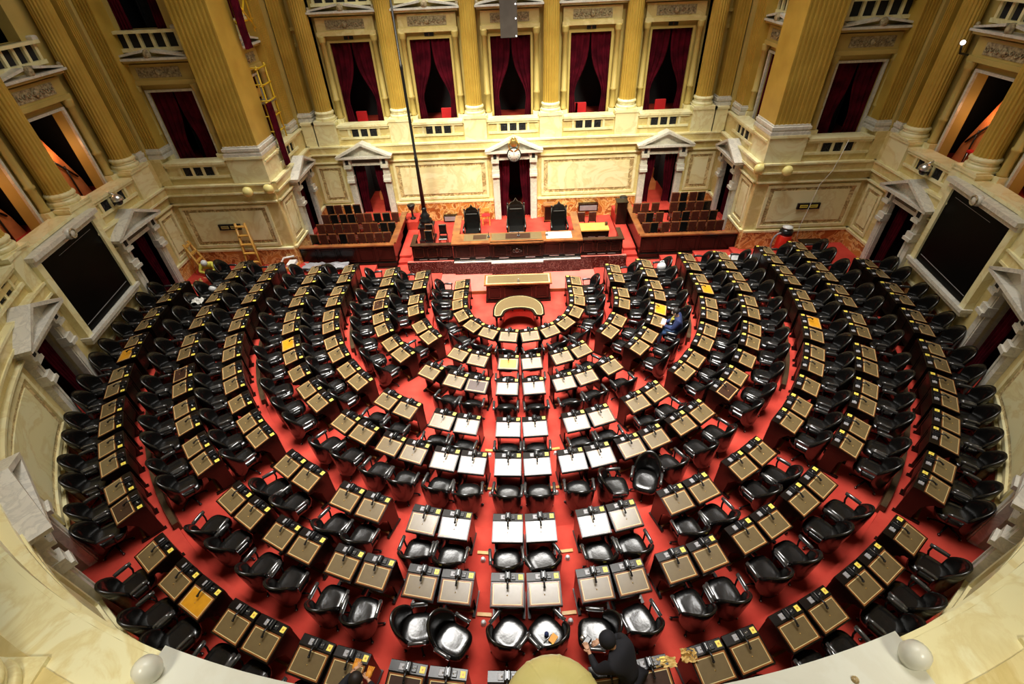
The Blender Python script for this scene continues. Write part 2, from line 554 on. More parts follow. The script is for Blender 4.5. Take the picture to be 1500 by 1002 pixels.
# ------------------------------------------------------------ chairs
def make_chair():
    root = empty('swivel_chair')
    b = MB()                                            # seat cushion, a domed super-ellipse
    n = 28
    rings = [(0.88, 0.34), (1.0, 0.37), (1.02, 0.42), (0.97, 0.465), (0.80, 0.492), (0.5, 0.488), (0.2, 0.482)]
    vs = []
    for q, z in rings:
        for i in range(n):
            a = 2 * PI * i / n
            ca, sa = cos(a), sin(a)
            ex = 0.258 * q * math.copysign(abs(ca) ** 0.62, ca)
            ey = 0.285 * q * math.copysign(abs(sa) ** 0.62, sa)
            zz = z - 0.012 * (ey / 0.28) * (1 if ey < 0 else -0.6) * (1 if z > 0.47 else 0)
            vs.append((ex, ey + 0.05, zz))
    fs = [tuple(range(n - 1, -1, -1)), tuple((len(rings) - 1) * n + i for i in range(n))]
    for j in range(len(rings) - 1):
        for i in range(n):
            k = (i + 1) % n
            fs.append((j * n + i, j * n + k, (j + 1) * n + k, (j + 1) * n + i))
    b.add(vs, fs, 'leather', smooth=True)
    b.build('seat', root)
    b = MB()                                            # wrap-around shell back
    N = 24
    vs, fs = [], []
    secs = 10
    for i in range(N + 1):
        t = -1 + 2 * i / N
        a = t * rad(74)
        top = 0.56 + 0.46 * cos(t * PI / 2 * 0.94) ** 0.62
        bot = 0.13 + 0.24 * abs(t) ** 3
        R1, R2 = 0.272, 0.300
        lean = 0.055
        th = 0.036
        for j in range(secs):
            g = j / secs * 2 * PI
            cz = (top + bot) / 2 + (top - bot) / 2 * math.copysign(abs(cos(g)) ** 0.45, cos(g))
            off = th * math.copysign(abs(sin(g)) ** 0.7, sin(g))
            rr_ = 1 + lean * (cz - 0.4) / 0.3 + off / 0.29
            vs.append((R1 * rr_ * sin(a), 0.02 - R2 * rr_ * cos(a), cz))
    for i in range(N):
        for j in range(secs):
            jj = (j + 1) % secs
            fs.append((i * secs + j, i * secs + jj, (i + 1) * secs + jj, (i + 1) * secs + j))
    fs.append(tuple(range(secs)))
    fs.append(tuple(N * secs + j for j in range(secs - 1, -1, -1)))
    b.add(vs, fs, 'leather', smooth=True)
    b.build('backrest', root)
    for sx in (-1, 1):
        b = MB()
        x = sx * 0.30
        b.box(x - 0.030, x + 0.030, -0.07, 0.21, 0.640, 0.672, 'arm_pad')
        b.tube([(x, -0.07, 0.668), (x, 0.0, 0.676), (x, 0.14, 0.676), (x, 0.215, 0.664)], 0.030, 'arm_pad', n=8)
        b.tube([(x, 0.17, 0.65), (x, 0.17, 0.50), (x * 0.88, 0.13, 0.41)], 0.018, 'black_metal', n=6)
        b.build('armrest', root)
    b = MB()
    b.lathe([(0.20, 0.33), (0.19, 0.345)], 'black_metal', n=12)
    b.lathe([(0.035, 0.08), (0.035, 0.34)], 'black_metal', n=10)
    for i in range(5):
        a = 2 * PI * i / 5 + 0.3
        b.tube([(0.03 * cos(a), 0.03 * sin(a), 0.11), (0.27 * cos(a), 0.27 * sin(a), 0.06)], 0.022, 'black_metal', n=6, r2=0.015)
        b.ball((0.28 * cos(a), 0.28 * sin(a), 0.032), 0.030, 'black_metal', n=6)
        b.ball((0.30 * cos(a), 0.30 * sin(a), 0.05), 0.012, 'silver', n=5)
    b.build('star_base', root)
    return root


chair0 = make_chair()
used = {'d': False, 'c': False}
AMBER = {(5, 'L', 12), (3, 'R', 8), (8, 'L', 8), (8, 'L', 19), (6, 'R', 14), (2, 'L', 1), (4, 'R', 12)}
DARK = {(7, 'L', 15), (8, 'L', 11), (3, 'L', 9), (8, 'R', 3), (8, 'L', 2), (8, 'L', 3), (5, 'R', 8), (3, 'L', 2)}
# chairs the photo shows turned away from their desk: turn (degrees, clockwise seen from above), side shift, back shift
TURN = {(7, 'L', 1): (-38, 0, 0.02), (7, 'R', 1): (42, 0.03, 0.02), (7, 'L', 2): (-112, 0.0, 0.05), (7, 'L', 3): (-75, -0.05, 0.0),
        (7, 'R', 2): (78, -0.08, 0.03), (7, 'R', 3): (12, -0.02, 0), (5, 'R', 3): (-100, 0.05, 0.0), (5, 'R', 4): (140, 0.02, 0.05),
        (6, 'R', 1): (28, 0.02, 0), (7, 'L', 9): (20, 0, 0), (6, 'L', 7): (-15, 0, 0), (4, 'L', 5): (14, 0, 0), (8, 'L', 11): (-8, 0, 0),
        (1, 'L', 7): (-6, 0, 0), (2, 'R', 3): (18, 0, 0.02), (2, 'L', 3): (10, 0, 0)}
NOCHAIR = {(8, 'L', 1), (8, 'R', 1), (3, 'L', 4), (2, 'L', 5)}
rj = random.Random(3)
for k in range(8):
    for side, nm, word in ((-1, 'L', 'left'), (1, 'R', 'right')):
        for i, s in enumerate(ROWS[k]):
            key = (k + 1, nm, i + 1)
            (x, y), t = place(k, s, side)
            kw = 'wooden desk, tan leather pad'
            if key in AMBER:
                kw = 'wooden desk, bright amber pad'
            if key in DARK:
                kw = 'wooden desk, dark brown pad'
            lab = '%s, %s %s of centre, row %s' % (kw, ORD[i + 1], word, ['one', 'two', 'three', 'four', 'five', 'six', 'seven', 'eight'][k])
            pr = dict(label=lab, category='desk', group='deputies desks in the curved rows')
            if used['d']:
                d = clone(desk0, (x, y, LEV[k]), t, **pr)
            else:
                d = desk0
                d.location = (x, y, LEV[k])
                d.rotation_euler = (0, 0, t)
                for a, v in pr.items():
                    d[a] = v
                used['d'] = True
            if key in AMBER or key in DARK:
                for c in d.children:
                    if c.name.startswith('writing_pad'):
                        c.data = pad_amber if key in AMBER else pad_dark
                        c['label'] = 'amber leather writing pad' if key in AMBER else 'dark brown leather writing pad'
            if key in NOCHAIR:
                continue
            tu = TURN.get(key, (0, 0, 0))
            back = (0.60 if k < 7 else 0.56) + tu[2] + rj.uniform(-0.03, 0.03)
            if k in (1, 3, 5):
                back = min(back, 0.53)
            (x, y), t = place(k, s + side * tu[1] * 0 + (tu[1]), side, back)
            ang = t + rad(tu[0]) + (rad(rj.uniform(-9, 9)) if tu[0] == 0 else 0)
            lab = 'black leather armchair, %s %s of centre, row %s out from the platform' % (ORD[i + 1], word, ['one', 'two', 'three', 'four', 'five', 'six', 'seven', 'eight'][k])
            if abs(tu[0]) > 25:
                lab = 'black leather armchair turned aside, %s %s of centre, row %s' % (ORD[i + 1], word, ['one', 'two', 'three', 'four', 'five', 'six', 'seven', 'eight'][k])
            pr = dict(label=lab, category='chair', group='deputies armchairs in the curved rows')
            if used['c']:
                clone(chair0, (x, y, LEV[k]), ang, **pr)
            else:
                chair0.location = (x, y, LEV[k])
                chair0.rotation_euler = (0, 0, ang)
                for a, v in pr.items():
                    chair0[a] = v
                used['c'] = True
        
# brass step edges and small floor knobs beside the central aisle
n_kn = 0
for k in (3, 4, 5, 6):
    for side, word in ((-1, 'left'), (1, 'right')):
        s = (0.76, 0.70, 0.80, 0.745)[k - 3]
        (x, y), t = place(k, s, side, 0.10)
        b = MB()
        b.box(-0.13, 0.13, -0.03, 0.03, 0.0, 0.035, 'wood_pale')
        o = b.build('step_edge', label='short pale wooden step edge %s of the centre line beside row %s' % (word, ORD[k + 1]), category='step edge', group='pale step edges')
        o.location, o.rotation_euler = (x, y, LEV[k]), (0, 0, t)
        (x, y), t = place(k, s, side, 0.24)
        b = MB()
        b.lathe([(0.05, 0.0), (0.05, 0.02), (0.028, 0.04), (0.042, 0.07), (0.015, 0.10)], 'white_plastic', n=12)
        o = b.build('floor_knob', label='small white floor knob %s of the centre line behind row %s' % (word, ORD[k + 1]), category='floor fitting', group='white floor knobs')
        o.location = (x, y, LEV[k])


# ------------------------------------------------------------ walls
def flat(ox, oy, fx, fy):
    """x along the wall (to the right for someone facing it), y out of the wall into the room"""
    rx, ry = fy, -fx
    return lambda x, y, z: (ox + rx * x - fx * y, oy + ry * x - fy * y, z)


RW = 12.25


def curve(deg):
    t0 = rad(deg)
    return lambda x, y, z: ((RW - y) * sin(t0 - x / RW), -(RW - y) * cos(t0 - x / RW), z)


def cells(mb, x0, x1, z0, z1, holes, y0, y1, mt, seg=0.5):
    xs = sorted({x0, x1, *[h[0] for h in holes], *[h[1] for h in holes]})
    zs = sorted({z0, z1, *[h[2] for h in holes], *[h[3] for h in holes]})
    for a, b in zip(xs, xs[1:]):
        for c, d in zip(zs, zs[1:]):
            xm, zm = (a + b) / 2, (c + d) / 2
            if any(h[0] < xm < h[1] and h[2] < zm < h[3] for h in holes):
                continue
            mb.box(a, b, y0, y1, c, d, mt, seg=max(1, int((b - a) / seg)))


def lower_wall(mb, x0, x1, zf, doors=(), panels=(), curved=False, niches=()):
    """doors: centres of 1.2 m openings; panels: (x0, x1)"""
    sg = 0.35 if curved else 50
    holes = [(c - w / 2, c + w / 2, zf - 1, 3.10) for c, w in doors]
    cells(mb, x0, x1, zf - 0.3, 4.58, holes, -0.35, 0.0, 'marble', sg)
    segs = []
    xs = x0
    for c, w in sorted(doors):
        segs.append((xs, c - w / 2 - 0.30))
        xs = c + w / 2 + 0.30
    segs.append((xs, x1))
    for a, b in segs:
        if b - a < 0.05:
            continue
        n = max(1, int((b - a) / sg))
        mb.box(a, b, 0.0, 0.07, zf - 0.3, 1.34, 'marble_orange', n)
        mb.box(a, b, 0.0, 0.10, 1.34, 1.42, 'marble_pale', n)
    n = max(1, int((x1 - x0) / sg))
    for a, b in segs:
        if b - a > 0.05:
            n2 = max(1, int((b - a) / sg))
            mb.box(a, b, 0.0, 0.07, 3.16, 3.20, 'stucco', n2)
            mb.box(a, b, 0.0, 0.11, 3.20, 3.25, 'marble_pale', n2)
    mb.box(x0, x1, 0.0, 0.10, 3.50, 3.54, 'stucco', n)
    mb.box(x0, x1, 0.0, 0.15, 3.54, 3.60, 'marble_pale', n)
    mb.box(x0, x1, 0.0, 0.12, 3.60, 3.86, 'marble', n)
    mb.box(x0, x1, 0.0, 0.16, 3.84, 3.90, 'marble_pale', n)
    mb.box(x0, x1, -0.40, 0.05, 4.56, 4.62, 'marble_pale', n)
    for a, b in panels:
        n = max(1, int((b - a) / sg))
        z0, z1 = 1.50, 3.10
        w = 0.10
        mb.box(a, b, 0.0, 0.06, z0, z0 + w, 'marble_pale', n)
        mb.box(a, b, 0.0, 0.06, z1 - w, z1, 'marble_pale', n)
        mb.box(a, a + w, 0.0, 0.06, z0 + w, z1 - w, 'marble_pale')
        mb.box(b - w, b, 0.0, 0.06, z0 + w, z1 - w, 'marble_pale')
        mb.box(a + w, b - w, 0.0, 0.012, z0 + w, z1 - w, 'marble_vein', n)
        g = min(0.27, (b - a) * 0.22)
        mb.box(a + g, b - g, 0.0, 0.04, z0 + 0.24, z1 - 0.22, 'marble_pale', n)


def parapet(mb, c, half=0.98):
    """balustrade with three square openings, standing on the fascia"""
    for x in (-0.36, 0.0, 0.36):
        mb.box(c + x - 0.135, c + x + 0.135, -0.02, 0.012, 4.20, 4.50, 'dark')
        for q in (-1, 1):
            mb.tube([(c + x - 0.13, 0.02, 4.35 - q * 0.14), (c + x + 0.13, 0.02, 4.35 + q * 0.14)], 0.010, 'iron', n=4)
        mb.tube([(c + x, 0.02, 4.21), (c + x, 0.02, 4.49)], 0.008, 'iron', n=4)
    for x in (-0.60, -0.18, 0.18, 0.60):
        mb.box(c + x - 0.045, c + x + 0.045, 0.0, 0.05, 4.20, 4.50, 'marble_pale')
    mb.box(c - half, c + half, 0.0, 0.07, 4.50, 4.58, 'marble_pale')
    mb.box(c - half, c + half, -0.42, 0.11, 4.58, 4.66, 'marble_pale')
    mb.box(c - half, c + half, 0.0, 0.06, 4.12, 4.20, 'marble_pale')


def pedestal(mb, c, hw=0.42, top=4.80):
    mb.box(c - hw, c + hw, -0.55, 0.10, 3.90, top - 0.08, 'marble_pale')
    mb.box(c - hw - 0.03, c + hw + 0.03, -0.58, 0.13, top - 0.08, top, 'marble_pale')


def door_surround(idx, warp, c, w, zf, label, curtain=True, glow=False, lvl=0.0):
    root = empty('door_%d' % idx, kind='structure', label=label)
    b = MB()
    for sx in (-1, 1):
        xa, xb = sorted((c + sx * w / 2, c + sx * (w / 2 + 0.27)))
        b.box(xa, xb, -0.30, 0.14, zf - 0.3, 3.12, 'marble_white')
        xi, xo = sorted((c + sx * (w / 2 + 0.04), c + sx * (w / 2 + 0.11)))
        b.box(xi, xo, 0.14, 0.165, zf - 0.3, 3.05, 'marble_white')
        for z, h, d in ((2.42, 0.10, 0.27), (2.52, 0.16, 0.22), (3.02, 0.10, 0.30), (3.12, 0.30, 0.25)):
            b.box(xa - 0.02, xb + 0.02, 0.0, d, z, z + h, 'marble_white')
        b.box(xa + 0.07, xb - 0.07, 0.25, 0.262, 3.18, 3.36, 'dark')
    b.box(c - w / 2, c + w / 2, -0.30, 0.16, 3.10, 3.42, 'marble_white')
    b.box(c - w / 2 + 0.06, c + w / 2 - 0.06, 0.16, 0.175, 3.22, 3.36, 'grey_metal')
    b.build('door_frame', root, warp)
    b = MB()
    hw = w / 2 + 0.50
    b.box(c - hw, c + hw, 0.0, 0.42, 3.44, 3.53, 'marble_white')
    b.box(c - hw + 0.08, c + hw - 0.08, 0.0, 0.34, 3.40, 3.46, 'marble_white')
    b.prism([(c - hw + 0.1, 3.53), (c + hw - 0.1, 3.53), (c, 3.53 + 0.40)], 0.0, 0.20, 'marble_white')
    for sx in (-1, 1):
        b.prism([(c + sx * (hw + 0.02), 3.53), (c + sx * (hw - 0.18), 3.53), (c, 3.96), (c, 4.06)], 0.0, 0.44, 'marble_white')
    b.build('pediment', root, warp)
    if curtain:
        b = MB()
        drape(b, c - w / 2, c - w / 2 + w * 0.34, zf - 0.2, 3.10, -0.22, 0.75)
        drape(b, c + w / 2 - w * 0.34, c + w / 2, zf - 0.2, 3.10, -0.22, 0.75, flip=True)
        b.build('door_curtain', root, warp, label='dark wine red velvet door curtain')
    # the unlit passage behind the door
    b = MB()
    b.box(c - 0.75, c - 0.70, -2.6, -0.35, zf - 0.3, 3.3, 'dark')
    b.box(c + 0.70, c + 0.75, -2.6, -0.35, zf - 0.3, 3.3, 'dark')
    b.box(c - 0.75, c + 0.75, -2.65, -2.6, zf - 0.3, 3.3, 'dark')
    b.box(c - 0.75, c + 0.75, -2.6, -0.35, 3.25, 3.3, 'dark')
    b.box(c - 0.75, c + 0.75, -2.6, -0.0, zf - 0.3, zf, 'carpet')
    if glow:
        b.box(c - 0.20, c + 0.36, -2.2, -1.5, zf, zf + 0.35, 'orange_wall')
        b.box(c - 0.22, c + 0.38, -2.58, -2.2, zf, zf + 0.75, 'orange_wall')
    b.build('passage', root, warp)
    return root


def drape(b, x0, x1, z0, z1, y, pinch=0.5, flip=False, n=18, amp=0.05):
    """a hanging curtain gathered towards its outer edge at tie height"""
    vs, fs = [], []
    H = 14
    for j in range(H + 1):
        z = z1 + (z0 - z1) * j / H
        f = j / H
        w = 1 - (1 - pinch) * math.exp(-((f - 0.72) / 0.30) ** 2) if f < 0.72 else pinch + (1 - pinch) * (f - 0.72) * 0.6
        for i in range(n + 1):
            u = i / n
            if flip:
                x = x1 - (x1 - x0) * w * (1 - u)
            else:
                x = x0 + (x1 - x0) * w * u
            vs.append((x, y + amp * sin(u * 7 * PI + 0.8 * f), z))
    m_ = n + 1
    for j in range(H):
        for i in range(n):
            fs.append((j * m_ + i, j * m_ + i + 1, (j + 1) * m_ + i + 1, (j + 1) * m_ + i))
    b.add(vs, fs, 'velvet', smooth=True)


def flute(nf=20):
    return lambda i, r: 1.0 if (i % 4) in (0, 1) else (0.925 if i % 4 == 2 else 0.925)


def column(warp, c, y, zb, zt, label, group, r=0.30):
    wx, wy, _ = warp(c, y, 0)
    root = empty('fluted_column', (wx, wy, 0), label=label, category='column', group=group)
    b = MB()
    b.box(-r * 1.35, r * 1.35, -r * 1.35, r * 1.35, zb, zb + 0.05, 'marble_pale')
    prof = []
    for z0, rad_, h in ((0.05, 1.30, 0.10), (0.17, 1.14, 0.06), (0.25, 1.22, 0.08)):
        for a in range(5):
            g = -PI / 2 + PI * a / 4
            prof.append((r * (rad_ - 0.05 + 0.05 * cos(g)), zb + z0 + h / 2 + h / 2 * sin(g)))
    prof.append((r * 1.04, zb + 0.36))
    b.lathe(prof, 'marble_pale', n=28)
    b.build('column_base', root)
    b = MB()
    H = zt - zb
    prof = [(r * 1.05, zb + 0.36), (r, zb + 0.44)] + [(r * (1 - 0.10 * q / 4), zb + 0.44 + (H - 0.44) * q / 4) for q in range(1, 5)]
    b.lathe(prof, 'gilt', n=80, fl=flute(), smooth=False)
    b.build('column_shaft', root)
    return root


def pilaster(warp, x0, x1, y0, y1, zb, zt, label, group, flutes=7, side=None):
    root = empty('fluted_pilaster', (0, 0, 0), label=label, category='pilaster', group=group)
    b = MB()
    e = 0.07
    b.box(x0 - e, x1 + e, y0 - 0.02, y1 + e, zb, zb + 0.10, 'marble_white')
    b.box(x0 - e * 0.5, x1 + e * 0.5, y0, y1 + e * 0.5, zb + 0.10, zb + 0.17, 'marble_white')
    b.box(x0 - e * 0.9, x1 + e * 0.9, y0, y1 + e * 0.9, zb + 0.17, zb + 0.26, 'marble_white')
    b.box(x0 - 0.02, x1 + 0.02, y0, y1 + 0.02, zb + 0.26, zb + 0.32, 'marble_white')
    b.build('pilaster_base', root, warp)
    b = MB()
    d = 0.035
    b.box(x0, x1, y0, y1 - d, zb + 0.32, zt, 'gilt')
    w = (x1 - x0)
    p = w / (flutes + 0.6)
    for i in range(flutes + 1):
        a = x0 + 0.3 * p - 0.3 * p + i * (w - 0.42 * p) / flutes
        b.box(a, a + 0.42 * p, y1 - d, y1, zb + 0.32, zt, 'gilt')
    if side:
        # fluting on the flank that faces along the wall
        for sx in side:
            xf = x1 if sx > 0 else x0
            L = y1 - y0
            k = max(3, int(L / 0.15))
            for i in range(k + 1):
                a = y0 + i * (L - 0.06) / k
                xa, xb = sorted((xf, xf + sx * 0.03))
                b.box(xa, xb, a, a + 0.06, zb + 0.32, zt, 'gilt')
    b.build('pilaster_shaft', root, warp)
    return root


def ornament(b, x0, x1, z, y, mt='relief'):
    """scrolling foliage relief"""
    n = max(3, int((x1 - x0) / 0.16))
    for i in range(n):
        x = x0 + (x1 - x0) * (i + 0.5) / n
        up = 1 if i % 2 else -1
        pts = []
        for q in range(9):
            a = q / 8 * 2.2 * PI
            rr2 = 0.075 * (1 - q / 11)
            pts.append((x + rr2 * cos(a), y + 0.02, z + up * rr2 * sin(a)))
        b.tube(pts, 0.016, mt, n=5)
    b.ball(((x0 + x1) / 2, y + 0.03, z), (0.09, 0.05, 0.10), mt, n=8)


def upper_bay(idx, warp, c, w, zt, label, curtains=1, back='dark', setb=0.60, half=1.2, glow=None, top=11.0, entab='stucco', wsgn=1):
    """window_n: framed opening above the parapet, its entablature and the next balustrade"""
    root = empty('window_%d' % idx, kind='structure', label=label)
    y = -setb
    b = MB()
    z9 = zt + 1.68
    cells(b, c - half, c + half, 4.4, top, [(c - w / 2, c + w / 2, 4.0, zt), (c - w / 2, c + w / 2, z9, top + 1)], y - 0.35, y, 'stucco', 50)
    b.box(c - half, c + half, y - 0.35, -0.03, 4.3, 4.42, 'marble')
    for sx in (-1, 1):
        xa, xb = sorted((c + sx * (w / 2 - 0.01), c + sx * (w / 2 + 0.07)))
        b.box(xa, xb, y - 0.02, y + 0.06, 4.42, zt, 'stucco' if entab == 'marble' else 'marble_white')
    b.box(c - w / 2 - 0.07, c + w / 2 + 0.07, y - 0.02, y + 0.06, zt, zt + 0.07, 'stucco' if entab == 'marble' else 'marble_white')
    b.build('window_frame', root, warp)
    b = MB()
    hw = w / 2 + 0.33
    b.box(c - hw, c + hw, y, y + 0.22, zt + 0.24, zt + 0.36, entab)
    b.box(c - hw + 0.03, c + hw - 0.03, y, y + 0.17, zt + 0.36, zt + 0.80, entab)
    b.box(c - w / 2 + 0.05, c + w / 2 - 0.05, y + 0.17, y + 0.185, zt + 0.43, zt + 0.72, 'relief')
    ornament(b, c - w / 2 + 0.08, c + w / 2 - 0.08, zt + 0.575, y + 0.185)
    b.box(c - hw - 0.08, c + hw + 0.08, y, y + 0.34, zt + 0.86, zt + 0.93, entab)
    b.box(c - hw - 0.14, c + hw + 0.14, y, y + 0.42, zt + 0.93, zt + 0.99, 'marble_white')
    for sx in (-1, 1):
        b.prism([(c + sx * (hw + 0.10), zt + 0.99), (c + sx * (hw + 0.10), zt + 1.04), (c + sx * 0.16, zt + 1.20), (c + sx * 0.16, zt + 1.13)], y, y + 0.38, 'marble_white')
        b.ball((c + sx * (hw + 0.06), y + 0.32, zt + 1.06), (0.06, 0.06, 0.08), 'relief', n=8)
    b.ball((c, y + 0.36, zt + 1.08), (0.12, 0.09, 0.14), 'relief', n=10)
    b.build('cornice', root, warp)
    for sx in (-1, 1):
        b = MB()
        x = c + sx * (w / 2 + 0.21)
        b.box(x - 0.15, x + 0.15, y, y + 0.29, 4.42, 4.80, 'marble_pale')
        b.lathe([(0.13, 4.80), (0.13, 4.86), (0.105, 4.90), (0.10, 5.42), (0.125, 5.44), (0.125, 5.50), (0.10, 5.52), (0.092, zt + 0.02), (0.12, zt + 0.04), (0.12, zt + 0.08), (0.14, zt + 0.20), (0.14, zt + 0.24)], 'stucco', cx=x, cy=y + 0.13, n=14)
        b.build('colonnette', root, warp)
    b = MB()
    z8 = zt + 1.12
    b.box(c - hw, c + hw, y - 0.05, y + 0.12, z8, z8 + 0.10, 'marble_pale')
    b.box(c - hw, c + hw, y - 0.10, y + 0.20, z8 + 0.48, z8 + 0.56, 'marble_pale')
    b.box(c - hw + 0.1, c + hw - 0.1, y - 0.04, y + 0.01, z8 + 0.10, z8 + 0.48, 'dark')
    nb = 5
    for i in range(nb + 1):
        x = c - hw + 0.10 + (2 * hw - 0.20) * i / nb
        b.box(x - 0.045, x + 0.045, y - 0.02, y + 0.09, z8 + 0.10, z8 + 0.48, 'marble_pale')
    for sx in (-1, 1):
        x = c + sx * (hw - 0.05)
        b.rbox(x - 0.10, x + 0.10, y - 0.1, y + 0.16, z8 + 0.56, z8 + 0.66, 'marble_white', r=0.03)
    b.build('balustrade', root, warp)
    if entab == 'marble':
        b = MB()
        b.box(c - 0.17, c + 0.17, y + 0.0, y + 0.03, zt + 0.09, zt + 0.20, 'iron')
        b.box(c - 0.02, c + 0.02, y + 0.03, y + 0.035, zt + 0.10, zt + 0.19, 'wood_mid')
        b.build('vent_grille', root, warp)
    # room behind
    b = MB()
    D = 1.9
    y2 = y - 0.35
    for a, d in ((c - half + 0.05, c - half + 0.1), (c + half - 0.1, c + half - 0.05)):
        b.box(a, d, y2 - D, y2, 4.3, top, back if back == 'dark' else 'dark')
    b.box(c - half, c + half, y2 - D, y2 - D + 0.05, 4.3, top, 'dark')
    b.box(c - half, c + half, y2 - D, y2 + 0.35, 4.2, 4.3, 'carpet')
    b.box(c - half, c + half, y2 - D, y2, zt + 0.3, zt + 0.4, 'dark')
    if back != 'dark':
        # the stair wall lit by the box lamp
        b.prism([(c + wsgn * 0.02, 4.3), (c - wsgn * 0.85, 4.3), (c - wsgn * 0.75, 4.8), (c + wsgn * 0.02, zt - 0.12)], y2 - 0.36, y2 - 0.28, back)
        b.tube([(c - wsgn * 0.6, y2 - 0.22, 4.9), (c - wsgn * 0.1, y2 - 0.22, 5.5)], 0.03, 'iron', n=6)
        b.tube([(c - wsgn * 0.35, y2 - 0.22, 4.3), (c - wsgn * 0.35, y2 - 0.22, 5.3)], 0.025, 'iron', n=6)
    b.build('gallery_box', root, warp)
    if curtains:
        for fl_, sx in ((False, -1), (True, 1)):
            b = MB()
            if fl_:
                drape(b, c + 0.02, c + w / 2 + 0.02, 4.45, zt, y - 0.10, 0.30 if curtains == 1 else 0.72, flip=True, n=26, amp=0.035)
            else:
                drape(b, c - w / 2 - 0.02, c - 0.02, 4.45, zt, y - 0.10, 0.34 if curtains == 1 else 0.72, n=26, amp=0.035)
            b.build('window_curtain', root, warp, label='wine red velvet curtain pulled to one side')
        b = MB()
        drape(b, c - w / 2, c - w / 2 + 0.5, zt + 1.6, top, y - 0.10, 0.6)
        drape(b, c + w / 2 - 0.5, c + w / 2, zt + 1.6, top, y - 0.10, 0.6, flip=True)
        b.build('upper_curtain', root, warp)
    return root


# ---- back wall (y = 6.9)
WB = flat(0, 6.9, 0, 1)
b = MB()
lower_wall(b, -8.4, 8.4, 0.5, doors=[(-6.1, 1.25), (0, 1.30), (6.1, 1.25)], panels=[(-5.05, -1.12), (1.12, 5.05), (-8.25, -7.15), (7.15, 8.25)])
for c in (-5.93, -2.97, 0, 2.97, 5.93):
    parapet(b, c)
for c in (-7.45, -4.45, -1.49, 1.49, 4.45, 7.45):
    pedestal(b, c, 0.44)
pedestal(b, -8.1, 0.25)
pedestal(b, 8.1, 0.25)
cells(b, -8.4, -7.13, 4.5, 11, [], -0.95, -0.60, 'stucco', 50)
cells(b, 7.13, 8.4, 4.5, 11, [], -0.95, -0.60, 'stucco', 50)
for sx in (-1, 1):
    xa, xb = sorted((sx * 7.45, sx * 8.38))
    b.box(xa, xb, -0.6, -0.52, 7.3, 7.42, 'stucco')
    b.box(xa, xb, -0.6, -0.48, 7.8, 7.9, 'stucco')
b.build('wall_back', warp=WB, kind='structure')
door_surround(1, WB, -6.1, 1.25, 0.92, 'left platform door under a white marble pediment', glow=True)
door_surround(2, WB, 0, 1.30, 0.5, 'central door with dark curtains below the clock')
door_surround(3, WB, 6.1, 1.25, 0.92, 'right platform door under a white marble pediment', glow=True)
for i, c in enumerate((-5.93, -2.97, 0, 2.97, 5.93)):
    upper_bay(i + 1, WB, c, 1.50, 7.36, '%s curtained gallery opening from the left on the back wall' % ORD[i + 1], half=1.49, entab='marble')
for i, c in enumerate((-7.42, -4.45, -1.49, 1.49, 4.45, 7.42)):
    column(WB, c, -0.28, 4.80, 11.0, '%s gilt fluted column from the left on the back wall' % ORD[i + 1], 'fluted columns of the gallery')
# corner pilasters
for sx, word in ((-1, 'left'), (1, 'right')):
    a, d = sorted((sx * 7.95, sx * 8.40))
    pilaster(WB, a, d, -0.6, -0.10, 4.80, 11.0, 'flat fluted pilaster filling the %s corner of the back wall' % word, 'fluted pilasters of the gallery', flutes=4)

